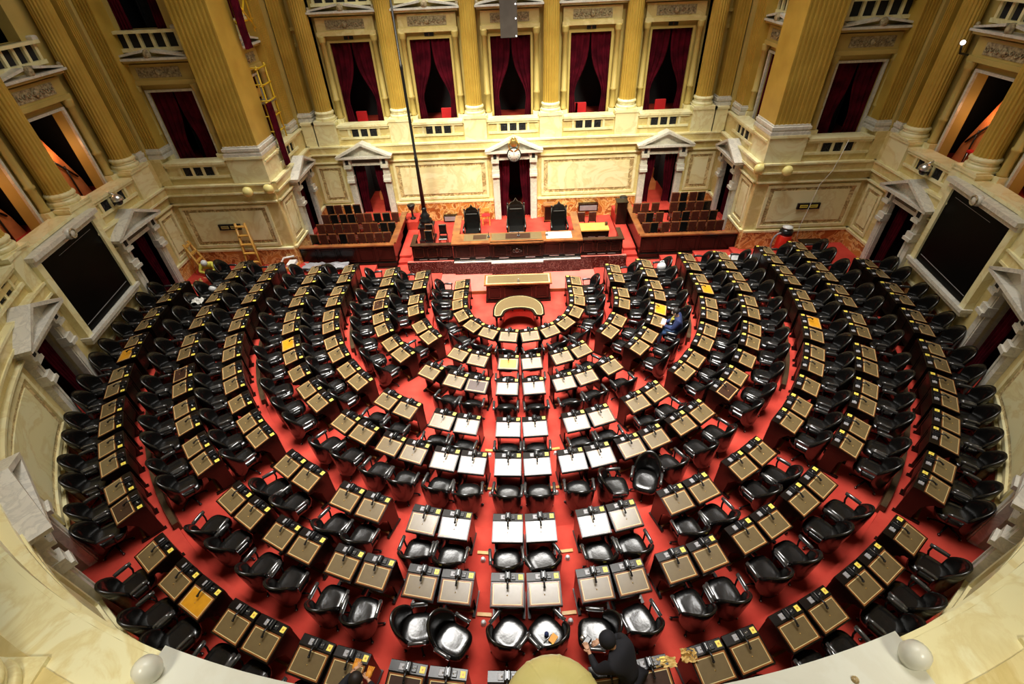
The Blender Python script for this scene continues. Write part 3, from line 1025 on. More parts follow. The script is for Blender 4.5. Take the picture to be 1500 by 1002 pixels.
# ---- passages beside the piers (x = +-8.4), piers (y = 3.13) and side walls (x = +-12.25)
for sx, word, di in ((-1, 'left', 4), (1, 'right', 7)):
    if sx > 0:
        WP = flat(8.4, 5.015, 1, 0)
        WS = flat(12.25, 1.565, 1, 0)
        lx = lambda yw, oy: oy - yw            # local x from world y
    else:
        WP = flat(-8.4, 5.015, -1, 0)
        WS = flat(-12.25, 1.565, -1, 0)
        lx = lambda yw, oy: yw - oy
    WF = flat(sx * 10.325, 3.13, 0, 1)
    b = MB()
    dc = lx(5.30, 5.015)
    pn = sorted((lx(4.30, 5.015), lx(3.32, 5.015)))
    lower_wall(b, *((-1.885, 1.865) if sx > 0 else (-1.865, 1.885)), 0.5, doors=[(dc, 1.10)], panels=[tuple(pn)])
    parapet(b, lx(5.10, 5.015), 0.9)
    b.build('wall_passage_%s' % word, warp=WP, kind='structure')
    door_surround(di, WP, dc, 1.10, 0.9, 'door in the %s return wall beside the platform' % word)
    upper_bay(di + 1, WP, dc, 1.15, 6.72, 'gallery opening in the %s return wall' % word, half=0.80, setb=0.6, curtains=2)
    a, d = sorted((lx(6.9, 5.015), lx(6.1, 5.015)))
    pilaster(WP, a, d, -0.6, -0.15, 4.66, 11.0, 'wide fluted pilaster at the back of the %s return wall' % word, 'fluted pilasters of the gallery', flutes=6)
    # pier front
    b = MB()
    lower_wall(b, *((-1.915, 1.925) if sx > 0 else (-1.925, 1.915)), 0.5, panels=[(-1.48, 1.70)] if sx > 0 else [(-1.70, 1.48)])
    wc = sx * 0.42
    parapet(b, wc, 1.06)
    a, d = sorted((-sx * 1.90, -sx * 0.72))
    b.box(a - 0.03, d + 0.03, -1.25, 0.10, 3.88, 4.80, 'marble_pale')
    b.box(a - 0.06, d + 0.06, -1.28, 0.14, 4.72, 4.80, 'marble_pale')
    a, d = sorted((sx * 1.50, sx * 1.925))
    b.box(a, d, -0.6, 0.08, 3.88, 4.80, 'marble')
    b.build('wall_pier_%s' % word, warp=WF, kind='structure')
    upper_bay(di + 2, WF, sx * 0.57, 1.45, 6.70, 'gallery opening above the %s pier' % word, half=1.32, curtains=2)
    a, d = sorted((-sx * 1.90, -sx * 0.76))
    pilaster(WF, a, d, -1.22, 0.06, 4.80, 11.0, 'massive square fluted gilt pier at the %s corner of the platform' % word, 'fluted pilasters of the gallery', flutes=8)
    a, d = sorted((sx * 1.42, sx * 1.92))
    pilaster(WF, a, d, -0.6, -0.02, 4.80, 11.0, 'narrow fluted pilaster in the inner corner of the %s pier' % word, 'fluted pilasters of the gallery', flutes=5)
    # side wall
    b = MB()
    dc = lx(0.85, 1.565)
    pn = sorted((lx(2.95, 1.565), lx(2.10, 1.565)))
    lower_wall(b, -1.565, 1.565, 0.4, doors=[(dc, 1.20)], panels=[tuple(pn)])
    parapet(b, dc, 1.02)
    pedestal(b, lx(2.38, 1.565), 0.46)
    b.box(*sorted((lx(3.13, 1.565), lx(2.8, 1.565))), -0.6, 0.08, 3.88, 4.80, 'marble')
    b.build('wall_%s' % word, warp=WS, kind='structure')
    door_surround(di + 9, WS, dc, 1.20, 0.66, 'side door next to the %s black screen, nearest the platform' % word)
    upper_bay(di + 10, WS, dc, 1.45, 6.75, 'orange lit gallery opening above the first %s side door' % word, half=1.5, back='orange_wall', curtains=0, wsgn=sx)
    column(WS, lx(2.36, 1.565), -0.26, 4.80, 11.0, 'gilt fluted column on the %s side wall, nearest the platform' % word, 'fluted columns of the gallery')
    a, d = sorted((lx(3.10, 1.565), lx(2.76, 1.565)))
    pilaster(WS, a, d, -0.6, -0.05, 4.80, 11.0, 'fluted pilaster on the %s side wall in the inner corner' % word, 'fluted pilasters of the gallery', flutes=4)

    # curved part
    WC = curve(sx * 90)
    to = lambda deg: sx * rad(90 - deg) * RW          # local x of an angle measured from the bottom
    b = MB()
    x0, x1 = sorted((to(90), to(37.8)))
    d2, d3 = to(68.5), to(41.3)
    pn = [tuple(sorted((to(62.8), to(47.2))))]
    lower_wall(b, x0, x1, 0.5, doors=[(d2, 1.32), (d3, 1.20)], panels=pn, curved=True)
    x2, x3 = sorted((to(37.8), to(0)))
    lower_wall(b, x2, x3, 0.5, panels=[tuple(sorted((to(36.6), to(17))))], curved=True)
    for dg in (81.3, 68.5, 54.9):
        parapet(b, to(dg))
    for dg in (88.0, 75.0, 61.8, 48.5):
        pedestal(b, to(dg), 0.45)
    b.box(*sorted((to(33), to(15))), -1.4, -0.38, 4.50, 4.64, 'marble', 12)
    b.box(x2, x3, 0.05, 0.10, 4.40, 4.615, 'marble_pale', 20)
    b.build('wall_curved_%s' % word, warp=WC, kind='structure')
    door_surround(di + 17, WC, d2, 1.32, 0.7, 'side door between the %s screen and the curved panel' % word)
    door_surround(di + 18, WC, d3, 1.20, 0.8, '%s side door nearest the camera, seen from above' % word)
    upper_bay(di + 19, WC, to(81.3), 1.45, 6.75, 'orange lit gallery opening above the %s screen' % word, half=1.42, back='orange_wall', curtains=0, wsgn=sx)
    upper_bay(di + 20, WC, to(68.5), 1.45, 6.75, 'gallery opening above the second %s side door' % word, half=1.42, curtains=2)
    for dg, w_ in ((88.0, 'above the edge of the screen'), (75.0, 'above the far edge of the screen'), (61.8, 'above the curved panel')):
        column(WC, to(dg), -0.26, 4.80, 11.0, 'gilt fluted column on the %s wall %s' % (word, w_), 'fluted columns of the gallery')
    column(WC, to(23), -0.85, 4.62, 9.0, 'gilt column at the bottom %s corner of the view, only its round base seen' % word, 'fluted columns of the gallery', r=0.31)

    # big screen in its marble frame
    root = empty('wall_screen', (0, 0, 0), label='large black display screen in a white marble frame on the %s wall' % word, category='screen', group='the two wall screens')
    ya, yb = -0.30, -3.10
    A = Vector((sx * 12.20, ya, 0))
    B_ = Vector((sx * 11.78, -3.12, 0))
    mid = (A + B_) / 2
    u = (B_ - A).normalized()
    nrm = Vector((-sx * abs(u.y), -abs(u.x) * 0 + sx * 0, 0))
    nrm = Vector((u.y, -u.x, 0)) if sx < 0 else Vector((-u.y, u.x, 0))
    if nrm.x * sx > 0:
        nrm = -nrm
    L = (B_ - A).length / 2
    WM = lambda x, y, z, mid=mid, u=u, nrm=nrm: (mid.x + u.x * x + nrm.x * y, mid.y + u.y * x + nrm.y * y, z)
    b = MB()
    b.box(-L + 0.2, L - 0.2, 0.02, 0.09, 2.14, 4.30, 'screen')
    b.box(-L + 0.3, L - 0.3, 0.09, 0.10, 2.33, 2.345, 'plastic_grey')
    b.box(-L + 0.4, L - 0.9, 0.09, 0.095, 4.13, 4.137, 'plastic_grey')
    b.build('display', root, WM)
    b = MB()
    b.box(-L, L, -0.2, 0.14, 4.30, 4.45, 'marble_white')
    b.box(-L - 0.05, L + 0.05, -0.2, 0.26, 4.45, 4.56, 'marble_white')
    b.box(-L - 0.05, L + 0.05, -0.2, 0.22, 2.02, 2.12, 'marble_white')
    b.box(-L, L, -0.2, 0.14, 1.88, 2.02, 'marble_white')
    b.box(-L, -L + 0.2, -0.2, 0.15, 2.12, 4.30, 'marble_pale')
    b.box(L - 0.2, L, -0.2, 0.15, 2.12, 4.30, 'marble_pale')
    b.ball((0, 0.26, 4.48), (0.16, 0.12, 0.15), 'marble_white', n=12)
    b.tube([(0.12 * cos(q / 10 * 2 * PI), 0.36, 4.48 + 0.12 * sin(q / 10 * 2 * PI)) for q in range(11)], 0.02, 'relief', n=6)
    b.build('screen_frame', root, WM)

for sx, word in ((-1, 'left'), (1, 'right')):
    b = MB()
    b.box(*sorted((sx * 12.20, sx * 13.3)), 3.05, 4.4, 4.3, 11.0, 'stucco')
    b.box(*sorted((sx * 8.45, sx * 9.4)), 6.85, 7.9, 4.3, 11.0, 'stucco')
    b.build('wall_corner_%s' % word, kind='structure')

# camera-side central parapet: wide white coping with bolts and a ball at each end
b = MB()
for sx in (-1, 1):
    n = 20
    inn = [(sx * 12.10 * sin(rad(q * 17.2 / n)), -12.10 * cos(rad(q * 17.2 / n))) for q in range(n + 1)]
    outr = [(sx * 12.62 * sin(rad(q * 17.0 / n)), -12.62 * cos(rad(q * 17.0 / n))) for q in range(n + 1)]
    b.hprism(inn + outr[::-1], 4.52, 4.66, 'white_stone')
    for dg in (11.5, 14.0, 6.0):
        b.lathe([(0.035, 4.66), (0.03, 4.675), (0.012, 4.685)], 'marble_vein', cx=sx * 12.32 * sin(rad(dg)), cy=-12.32 * cos(rad(dg)), n=10)
b.build('trim_2', kind='structure', label='white coping of the gallery parapet nearest the camera')
for sx, word in ((-1, 'left'), (1, 'right')):
    o = MB().lathe([(0.045, 4.52), (0.05, 4.62), (0.03, 4.64), (0.10, 4.68), (0.125, 4.76), (0.11, 4.84), (0.05, 4.89), (0.01, 4.90)], 'white_stone', n=18).build(
        'stone_ball', label='round white stone ball at the %s end of the white parapet coping' % word, category='finial', group='stone balls at the coping ends')
    o.location = (sx * 3.56, -11.80, 0)
root = empty('dome_lamp', (0.24, -12.20, 4.62), label='large yellow segmented dome lamp on the parapet at the bottom centre', category='lamp')
b = MB()
prof = [(0.47 * cos(rad(a)), 0.10 + 0.40 * sin(rad(a))) for a in range(0, 90, 9)] + [(0.02, 0.50)]
b.lathe(prof, 'globe', n=9, smooth=False)
b.lathe([(p * 0.985, z) for p, z in prof], 'globe', n=32)
b.build('lamp_shade', root)
MB().lathe([(0.20, 0.0), (0.20, 0.05), (0.10, 0.10)], 'brass', n=16).build('lamp_foot', root)

# ceiling with the round glass skylight
b = MB()
ring_o = [(15 * cos(2 * PI * i / 48), 15 * sin(2 * PI * i / 48)) for i in range(49)]
ring_i = [(7.5 * cos(2 * PI * i / 48), -1.2 + 7.5 * sin(2 * PI * i / 48)) for i in range(49)]
vs = [(x, y, 17.8) for x, y in ring_o] + [(x, y, 17.8) for x, y in ring_i]
b.add(vs, [(i, i + 1, 49 + i + 1, 49 + i) for i in range(48)], 'stucco')
b.build('ceiling', kind='structure')


# ------------------------------------------------------------ the platform furniture
def panelled(b, x0, x1, y, z0, z1, n, mt='wood', trim='wood_red'):
    """raised panels on a front that faces -y"""
    w = (x1 - x0) / n
    for i in range(n):
        a, d = x0 + i * w + 0.06, x0 + (i + 1) * w - 0.06
        b.box(a, d, y - 0.02, y, z0, z0 + 0.03, trim)
        b.box(a, d, y - 0.02, y, z1 - 0.03, z1, trim)
        b.box(a, a + 0.03, y - 0.02, y, z0, z1, trim)
        b.box(d - 0.03, d, y - 0.02, y, z0, z1, trim)
        b.box(a + 0.07, d - 0.07, y - 0.015, y, z0 + 0.07, z1 - 0.07, mt)


root = empty('president_desk', (0, 0, 0), label='long carved dark wood presiding desk across the platform, gold brown top', category='desk')
b = MB()
b.box(-2.40, 2.40, 2.98, 3.05, 0.60, 1.32, 'wood')
b.box(-0.97, 0.97, 2.92, 3.05, 0.60, 1.32, 'wood')
b.box(-2.42, 2.42, 2.94, 3.05, 0.62, 0.72, 'wood')
b.box(-0.99, 0.99, 2.88, 3.05, 0.62, 0.72, 'wood')
panelled(b, -2.38, -0.99, 2.98, 0.78, 1.26, 2)
panelled(b, -0.95, 0.95, 2.92, 0.78, 1.26, 3)
panelled(b, 0.99, 2.38, 2.98, 0.78, 1.26, 2)
for x in (-2.0, -1.4, -0.5, 0.5, 1.4, 2.0):
    b.box(x - 0.18, x + 0.18, 2.87 if abs(x) < 0.9 else 2.93, 2.94, 0.735, 0.75, 'silver')
ornament(b, -0.16, 0.16, 1.03, 2.86, 'wood_red')
for sx in (-1, 1):
    b.box(*sorted((sx * 2.34, sx * 2.42)), 3.05, 5.3, 0.50, 1.32, 'wood')
b.build('desk_front', root)
b = MB()
b.box(-2.46, 2.46, 2.92, 3.72, 1.32, 1.37, 'wood_mid')
b.box(-1.0, 1.0, 2.86, 3.0, 1.32, 1.37, 'wood_mid')
for sx in (-1, 1):
    b.box(*sorted((sx * 2.20, sx * 2.48)), 3.72, 5.40, 1.32, 1.37, 'wood_mid')
b.build('desk_top', root)
b = MB()
b.box(-2.0, -1.05, 3.12, 3.66, 1.37, 1.375, 'pad')
b.box(-1.65, -1.15, 3.22, 3.58, 1.375, 1.378, 'pad_dark')
b.box(-0.95, 0.95, 3.10, 3.66, 1.37, 1.375, 'pad')
b.box(-0.42, 0.52, 3.18, 3.60, 1.375, 1.378, 'pad_dark')
b.build('leather_inlay', root)
o = MB().box(1.12, 2.08, 3.10, 3.62, 1.371, 1.376, 'paper').build('paper_sheet', label='large white paper sheet lying on the right of the presiding desk', category='paper')
for x, w_ in ((-1.06, 'left'), (0.08, 'middle'), (1.15, 'right')):
    b = MB()
    b.rbox(-0.05, 0.05, -0.04, 0.06, 0, 0.045, 'black_metal', r=0.012)
    b.tube([(0, 0, 0.04), (0, 0.01, 0.16), (0, 0.05, 0.22)], 0.012, 'black_metal', n=6)
    b.ball((-0.035, 0, 0.05), 0.014, 'silver', n=6)
    b.ball((0.035, 0, 0.05), 0.014, 'silver', n=6)
    o = b.build('desk_microphone', label='small black microphone on the %s of the presiding desk' % w_, category='microphone', group='microphones of the presiding desk')
    o.location = (x, 3.36, 1.378)


def box_stall(sx, word):
    root = empty('side_stall', (0, 0, 0), label='dark panelled wooden stall attached on the %s of the presiding desk' % word, category='stall', group='stalls beside the presiding desk')
    b = MB()
    a, d = sorted((sx * 2.44, sx * 3.98))
    b.box(a, d, 3.06, 3.16, 0.60, 1.26, 'wood')
    b.box(a, d, 3.02, 3.16, 0.64, 0.74, 'wood')
    panelled(b, a, d, 3.06, 0.78, 1.20, 3)
    for x in (0.25, 0.5, 0.75):
        xx = a + (d - a) * x
        b.box(xx - 0.15, xx + 0.15, 3.0, 3.02, 0.70, 0.715, 'silver')
    e, f = sorted((sx * 3.90, sx * 3.98))
    b.box(e, f, 3.16, 3.9, 0.5, 1.26, 'wood')
    b.build('stall_front', root)
    b = MB()
    b.box(a - 0.04, d + 0.04, 3.0, 3.20, 1.26, 1.31, 'wood_red')
    e, f = sorted((sx * 3.84, sx * 4.02))
    b.box(e, f, 3.2, 3.95, 1.26, 1.31, 'wood_red')
    b.build('stall_rail', root)
    if sx > 0:
        b = MB()
        b.box(2.50, 3.62, 3.95, 4.60, 1.17, 1.22, 'wood_pale')
        b.box(2.50, 3.62, 4.0, 4.05, 0.5, 1.17, 'wood')
        for x in (2.95, 3.35):
            b.box(x - 0.14, x + 0.14, 3.985, 4.0, 0.86, 0.92, 'silver')
        b.box(3.50, 3.60, 4.3, 4.42, 1.22, 1.34, 'wood_red')
        b.build('clerk_table', root)


box_stall(-1, 'left')
box_stall(1, 'right')

# high-backed armchairs of the presiding desk
def throne():
    root = empty('high_back_chair')
    b = MB()
    b.rbox(-0.30, 0.30, -0.26, 0.30, 0.40, 0.52, 'leather', r=0.04)
    b.build('seat', root)
    b = MB()
    b.prism([(-0.28, 0.45), (0.28, 0.45), (0.27, 1.20), (0.20, 1.27), (-0.20, 1.27), (-0.27, 1.20)], -0.36, -0.27, 'leather')
    b.box(-0.22, 0.22, -0.27, -0.255, 1.14, 1.155, 'silver')
    b.build('backrest', root)
    b = MB()
    for sx in (-1, 1):
        b.tube([(sx * 0.30, -0.32, 0.0), (sx * 0.30, -0.34, 0.6), (sx * 0.29, -0.38, 1.25)], 0.03, 'wood', n=8)
        b.ball((sx * 0.29, -0.38, 1.29), 0.045, 'wood', n=8)
    b.prism([(-0.26, 1.25), (0.26, 1.25), (0.18, 1.36), (0.07, 1.40), (0.0, 1.52), (-0.07, 1.40), (-0.18, 1.36)], -0.38, -0.31, 'wood')
    b.build('carved_crest', root)
    for sx in (-1, 1):
        b = MB()
        b.tube([(sx * 0.31, -0.32, 0.74), (sx * 0.32, 0.10, 0.76), (sx * 0.32, 0.28, 0.70), (sx * 0.32, 0.32, 0.62)], 0.035, 'leather', n=8)
        b.tube([(sx * 0.31, 0.26, 0.72), (sx * 0.30, 0.26, 0.0)], 0.028, 'wood', n=8)
        b.build('armrest', root)
    return root


t0 = throne()
PRES = [(0.0, 4.62, 1.12, 'tallest black leather armchair with carved crest behind the middle of the presiding desk'),
        (-1.78, 4.62, 1.0, 'black high-backed armchair behind the left part of the presiding desk'),
        (1.72, 4.62, 1.0, 'black high-backed armchair behind the right part of the presiding desk')]
for i, (x, y, sc, lab) in enumerate(PRES):
    t = t0 if i == 0 else clone(t0, (0, 0, 0), 0)
    t.location = (x, y, 0.50)
    t.rotation_euler = (0, 0, PI)
    t.scale = (sc, sc, sc)
    t['label'], t['category'], t['group'] = lab, 'chair', 'high-backed chairs behind the presiding desk'


def small_chair(mt='leather_brown'):
    root = empty('stall_chair')
    b = MB()
    b.rbox(-0.17, 0.17, -0.16, 0.18, 0.40, 0.46, mt, r=0.02)
    b.build('seat', root)
    b = MB()
    b.box(-0.155, 0.155, -0.20, -0.165, 0.50, 0.93, 'wood_mid')
    b.rbox(-0.14, 0.14, -0.165, -0.15, 0.52, 0.915, mt, r=0.005)
    b.rbox(-0.14, 0.14, -0.215, -0.20, 0.52, 0.915, mt, r=0.005)
    b.build('backrest', root)
    for x, y in ((-0.15, -0.18), (0.15, -0.18), (-0.15, 0.15), (0.15, 0.15)):
        b = MB()
        b.box(x - 0.018, x + 0.018, y - 0.018, y + 0.018, 0.0, 0.53 if y < 0 else 0.41, 'wood')
        b.build('leg', root)
    return root


sc0 = small_chair()
sc1 = small_chair('leather')
SX = {0: [8.02, 7.65, 7.27, 6.87, 6.53, 6.13, 5.80, 5.43, 5.10], 1: [7.87, 7.52, 7.15, 6.80, 6.50, 6.03, 5.71, 5.32, 4.98],
      2: [7.80, 7.43, 7.07, 6.73, 6.38, 6.05, 5.66, 5.28, 4.94], 3: [7.72, 7.38, 6.98, 6.60]}
SXR = {0: [5.06, 5.4, 5.83, 6.19, 6.53, 6.87, 7.23, 7.59, 7.92], 1: [4.97, 5.32, 5.72, 6.36, 6.75, 7.12, 7.46, 7.82],
       2: [4.89, 5.24, 5.65, 6.38, 6.72, 7.07, 7.41, 7.73], 3: [6.56, 6.92, 7.3, 7.62]}
rs = random.Random(11)
first = {0: True, 1: True}
for sx, word, D in ((-1, 'left', SX), (1, 'right', SXR)):
    for rw in range(4):
        y = (3.95, 4.50, 5.05, 5.60)[rw]
        z = 0.44 + 0.16 * rw
        for i, x in enumerate(sorted(D[rw])):
            v = 0 if rs.random() < 0.6 else 1
            src = (sc0, sc1)[v]
            lab = 'small %s leather chair, %s from the aisle in row %s of the %s enclosure' % (('brown', 'black')[v], ORD[i + 1], ('one', 'two', 'three', 'four')[rw], word)
            pr = dict(label=lab, category='chair', group='small chairs in the %s enclosure' % word)
            if first[v]:
                first[v] = False
                src.location = (sx * x, y, z)
                src.rotation_euler = (0, 0, PI)
                for a, q in pr.items():
                    src[a] = q
            else:
                clone(src, (sx * x, y, z), PI + rad(rs.uniform(-4, 4)), **pr)
for x, y, z, lab in ((2.66, 5.0, 0.5, 'small brown chair behind the pale clerk table, nearer the centre'), (3.12, 5.0, 0.5, 'small brown chair behind the pale clerk table, farther right')):
    clone(sc0, (x, y, z), PI, label=lab, category='chair', group='chairs at the clerk table')
for x, y, z, lab in ((-3.45, 3.85, 0.5, 'small black chair in the left stall, front one'), (-2.95, 4.35, 0.5, 'small black chair in the left stall beside the lamp base'), (-3.5, 4.4, 0.5, 'small black chair in the left stall, touching the lamp pedestal')):
    clone(sc1, (x, y, z), PI, label=lab, category='chair', group='chairs in the left stall')

for sx, word in ((-1, 'left'), (1, 'right')):
    root = empty('panelled_enclosure', (0, 0, 0), label='dark wooden enclosure with brown rail round the small chairs, %s of the platform' % word, category='enclosure', group='enclosures of small chairs')
    b = MB()
    a, d = sorted((sx * 4.70, sx * 8.36))
    b.box(a, d, 3.26, 3.34, 0.30, 1.24, 'wood')
    b.box(a, d, 3.18, 3.26, 0.25, 0.52, 'wood')
    b.box(a, d, 3.10, 3.20, 0.15, 0.34, 'wood_red')
    panelled(b, a, d, 3.26, 0.60, 1.16, 5, trim='wood')
    e, f = sorted((sx * 4.70, sx * 4.78))
    b.box(e, f, 3.34, 6.1, 0.30, 1.24, 'wood')
    b.build('enclosure_panel', root)
    b = MB()
    b.box(a - 0.05, d + 0.02, 3.20, 3.40, 1.24, 1.29, 'wood_mid')
    e, f = sorted((sx * 4.62, sx * 4.86))
    b.box(e, f, 3.40, 6.15, 1.24, 1.29, 'wood_mid')
    b.build('enclosure_rail', root)
    b = MB()
    for i in range(4):
        b.box(a + 0.08 if sx < 0 else a + 0.08, d, 3.36 + 0.55 * i - (0.02 if i else 0), 6.2, 0.28, 0.44 + 0.16 * i, 'carpet')
    b.build('tiered_floor', root)

# stenographers' bench and curved table on the floor
root = empty('stenographers_bench', (0, 0, 0), label='long dark bench with brown leather top in front of the marble step', category='desk')
b = MB()
b.box(-1.12, 1.12, 1.02, 1.55, 0.0, 0.74, 'wood')
b.box(-1.16, 1.16, 0.98, 1.58, 0.0, 0.10, 'wood')
panelled(b, -1.10, 1.10, 1.02, 0.16, 0.66, 4)
b.box(0.0 - 0.16, 0.16, 0.985, 1.02, 0.3, 0.55, 'wood')
b.build('bench_body', root)
b = MB()
b.box(-1.19, 1.19, 0.94, 1.62, 0.74, 0.785, 'wood_mid')
b.box(-1.12, 1.12, 1.0, 1.56, 0.785, 0.790, 'trim')
b.box(-1.08, 1.08, 1.03, 1.53, 0.787, 0.793, 'pad')
b.build('bench_top', root)
b = MB()
b.lathe([(0.03, 0.793), (0.045, 0.82), (0.02, 0.85), (0.012, 0.90)], 'silver', n=10, cx=0.02, cy=1.12)
b.build('desk_bell', label='tiny silver bell on the front edge of the stenographers bench', category='bell')

root = empty('curved_table', (0, 0, 0), label='kidney shaped table with brown leather top and red front inside the inner row', category='table')


def kidney(grow):
    out = []
    for i in range(33):                               # outer arc
        a = PI * (1 - i / 32)
        out.append(((0.84 + grow) * cos(a), -0.62 + (0.92 + grow) * sin(a) ** 0.85 if sin(a) > 0 else -0.62))
    out.append((0.84 + grow, -0.80))
    out.append((0.72, -0.92 - grow))
    out.append((0.52 - grow, -0.86 - grow * 0.5))
    for i in range(17):                               # inner arc
        a = PI * i / 16
        out.append(((0.46 - grow) * cos(a), -0.72 - grow + 0.26 * sin(a)))
    out.append((-0.52 + grow, -0.86 - grow * 0.5))
    out.append((-0.72, -0.92 - grow))
    out.append((-0.84 - grow, -0.80))
    return out


b = MB()
b.hprism(kidney(0.0), 0.70, 0.755, 'wood')
b.hprism(kidney(-0.06), 0.755, 0.760, 'trim')
b.hprism(kidney(-0.075), 0.757, 0.763, 'pad')
b.build('table_top', root)
b = MB()
pts = [(0.50 * cos(PI * i / 16), -0.72 + 0.32 * sin(PI * i / 16)) for i in range(17)]
b.hprism([(x, y) for x, y in pts] + [(x * 0.94, y - 0.03) for x, y in pts[::-1]], 0.42, 0.70, 'carpet')
for x in (-0.2, 0.2):
    b.ball((x, -0.45, 0.66), 0.03, 'black_metal', n=8)
b.build('red_apron', root, label='red upholstered inner apron')
for x, y in ((-0.72, -0.82), (0.72, -0.82), (-0.62, -0.05), (0.62, -0.05)):
    b = MB()
    b.lathe([(0.05, 0.0), (0.05, 0.04), (0.025, 0.08), (0.045, 0.35), (0.03, 0.5), (0.05, 0.7)], 'wood', n=10, cx=x, cy=y)
    b.build('leg', root)

# ------------------------------------------------------------ objects on and near the walls
# clock and crest
root = empty('wall_clock', (0.0, 6.40, 3.42), label='round white clock hanging in the central doorway under the gold crest', category='clock')
T = Matrix.Rotation(PI / 2, 4, 'X')
b = MB()
b.lathe([(0.285, -0.03), (0.285, 0.04), (0.26, 0.055), (0.25, 0.03)], 'black_metal', n=36, T=T)
b.build('clock_rim', root)
b = MB()
b.lathe([(0.252, 0.0), (0.252, 0.035)], 'clock_face', n=36, T=T)
for i in range(12):
    a = 2 * PI * i / 12
    b.box(-0.007, 0.007, 0.165, 0.21, 0.035, 0.038, 'black_metal', T=T @ Matrix.Rotation(a, 4, 'Z'))
b.build('clock_dial', root)
MB().box(-0.010, 0.010, -0.03, 0.10, 0.038, 0.042, 'black_metal', T=T).build('hour_hand', root)
MB().box(-0.006, 0.006, -0.03, 0.17, 0.042, 0.045, 'black_metal', T=T @ Matrix.Rotation(rad(-3), 4, 'Z')).build('minute_hand', root)

b = MB()
b.ball((0, 6.40, 3.88), (0.15, 0.08, 0.18), 'brass', n=14)
b.ball((0, 6.40, 4.02), (0.09, 0.06, 0.10), 'brass', n=10)
for i in range(9):
    a = rad(20 + 140 * i / 8)
    b.tube([(0, 6.42, 3.98), (0.20 * cos(a), 6.42, 3.98 + 0.20 * sin(a))], 0.016, 'brass', n=5, r2=0.006)
for sx in (-1, 1):
    b.tube([(0.03 * sx, 6.36, 3.56), (0.17 * sx, 6.36, 3.64), (0.21 * sx, 6.36, 3.80), (0.17 * sx, 6.36, 3.95)], 0.03, 'brass', n=6)
b.build('gold_crest', label='gilded crest with rays on the pediment above the clock', category='crest')

# hanging grey cabinet
root = empty('hanging_speaker', (-0.03, 6.1, 0), label='tall grey box hanging in front of the central gallery opening', category='speaker')
MB().box(-0.29, 0.29, -0.15, 0.15, 7.48, 9.6, 'grey_metal').build('cabinet', root)
for z in (7.52, 8.02, 8.42):
    MB().ball((0.24, -0.16, z), 0.022, 'lamp_glow', n=8).build('indicator_light', root)
MB().tube([(0, 0, 9.6), (0, 0, 17.8)], 0.02, 'iron', n=6).build('hanging_rod', root)

# round yellow lamps on the fascia
for x, y, z, f, lab in ((-9.22, 2.92, 3.66, 0, 'round yellow lamp on the front of the left pier fascia'), (-8.52, 3.02, 3.70, 0, 'round yellow lamp at the inner corner of the left pier'),
                        (9.22, 2.92, 3.68, 0, 'round yellow lamp on the front of the right pier fascia'), (8.30, 3.05, 3.74, 0, 'round yellow lamp at the inner corner of the right pier')):
    root = empty('round_lamp', (x, y, z), label=lab, category='lamp', group='round yellow fascia lamps')
    MB().lathe([(0.16, -0.02), (0.18, 0.03), (0.15, 0.10), (0.07, 0.14), (0.02, 0.15)], 'globe', n=20, T=T).build('lamp_glass', root)
    MB().lathe([(0.07, -0.12), (0.07, -0.02)], 'brass', n=12, T=T).build('lamp_bracket', root)

# dome cameras on the side parapets
for sx, word in ((-1, 'left'), (1, 'right')):
    root = empty('dome_camera', (sx * 11.98, 0.70, 4.30), label='silver dome camera hanging on the %s parapet above the first side door' % word, category='camera', group='dome cameras on the parapets')
    MB().lathe([(0.10, 0.10), (0.165, 0.10), (0.16, 0.17), (0.11, 0.24), (0.04, 0.28)], 'silver', n=20).build('housing', root)
    MB().ball((0, 0, 0.08), (0.12, 0.12, 0.14), 'black_metal', n=14).build('lens_dome', root)
    MB().tube([(0, 0, 0.26), (sx * 0.2, 0, 0.36)], 0.02, 'silver', n=6).build('camera_bracket', root)

# black wall plates with two small pictogram boxes
for sx, word in ((-1, 'left'), (1, 'right')):
    root = empty('exit_sign', (sx * 10.47, 3.07, 2.31), label='long black sign with two yellowish windows on the %s pier panel' % word, category='sign', group='signs on the pier panels')
    MB().box(-0.40, 0.40, -0.04, 0.03, -0.11, 0.11, 'black_metal').build('sign_box', root)
    b = MB()
    b.box(-0.31, -0.04, -0.045, -0.04, -0.055, 0.055, 'yellow' if sx > 0 else 'stucco')  # plain window colour: yellow on the right sign, ochre on the left
    b.box(0.04, 0.31, -0.045, -0.04, -0.055, 0.055, 'yellow' if sx > 0 else 'stucco')
    for i in range(5):
        for q in (-0.175, 0.175):
            b.box(q - 0.10 + i * 0.045, q - 0.08 + i * 0.045, -0.048, -0.045, -0.03, 0.03, 'iron')
    b.build('sign_face', root)

# ornate black lamp pedestal with the tall pole
root = empty('lamp_post', (-3.68, 5.05, 0.50), label='black ornate iron pedestal carrying a very tall slender pole left of the presiding desk', category='lamp post')
b = MB()
b.box(-0.32, 0.32, -0.32, 0.32, 0.0, 0.12, 'iron')
b.box(-0.26, 0.26, -0.26, 0.26, 0.12, 0.62, 'iron')
b.box(-0.31, 0.31, -0.31, 0.31, 0.62, 0.70, 'iron')
b.box(-0.20, 0.20, -0.20, 0.20, 0.70, 0.86, 'iron')
for i in range(4):
    a = PI / 4 + i * PI / 2
    b.ball((0.27 * cos(a), 0.27 * sin(a), 0.76), 0.06, 'iron', n=8)
b.lathe([(0.24, 0.86), (0.26, 0.92), (0.16, 1.0), (0.20, 1.08), (0.12, 1.18), (0.09, 1.30), (0.11, 1.36), (0.08, 1.44)], 'iron', n=20)
b.build('pedestal', root)
b = MB()
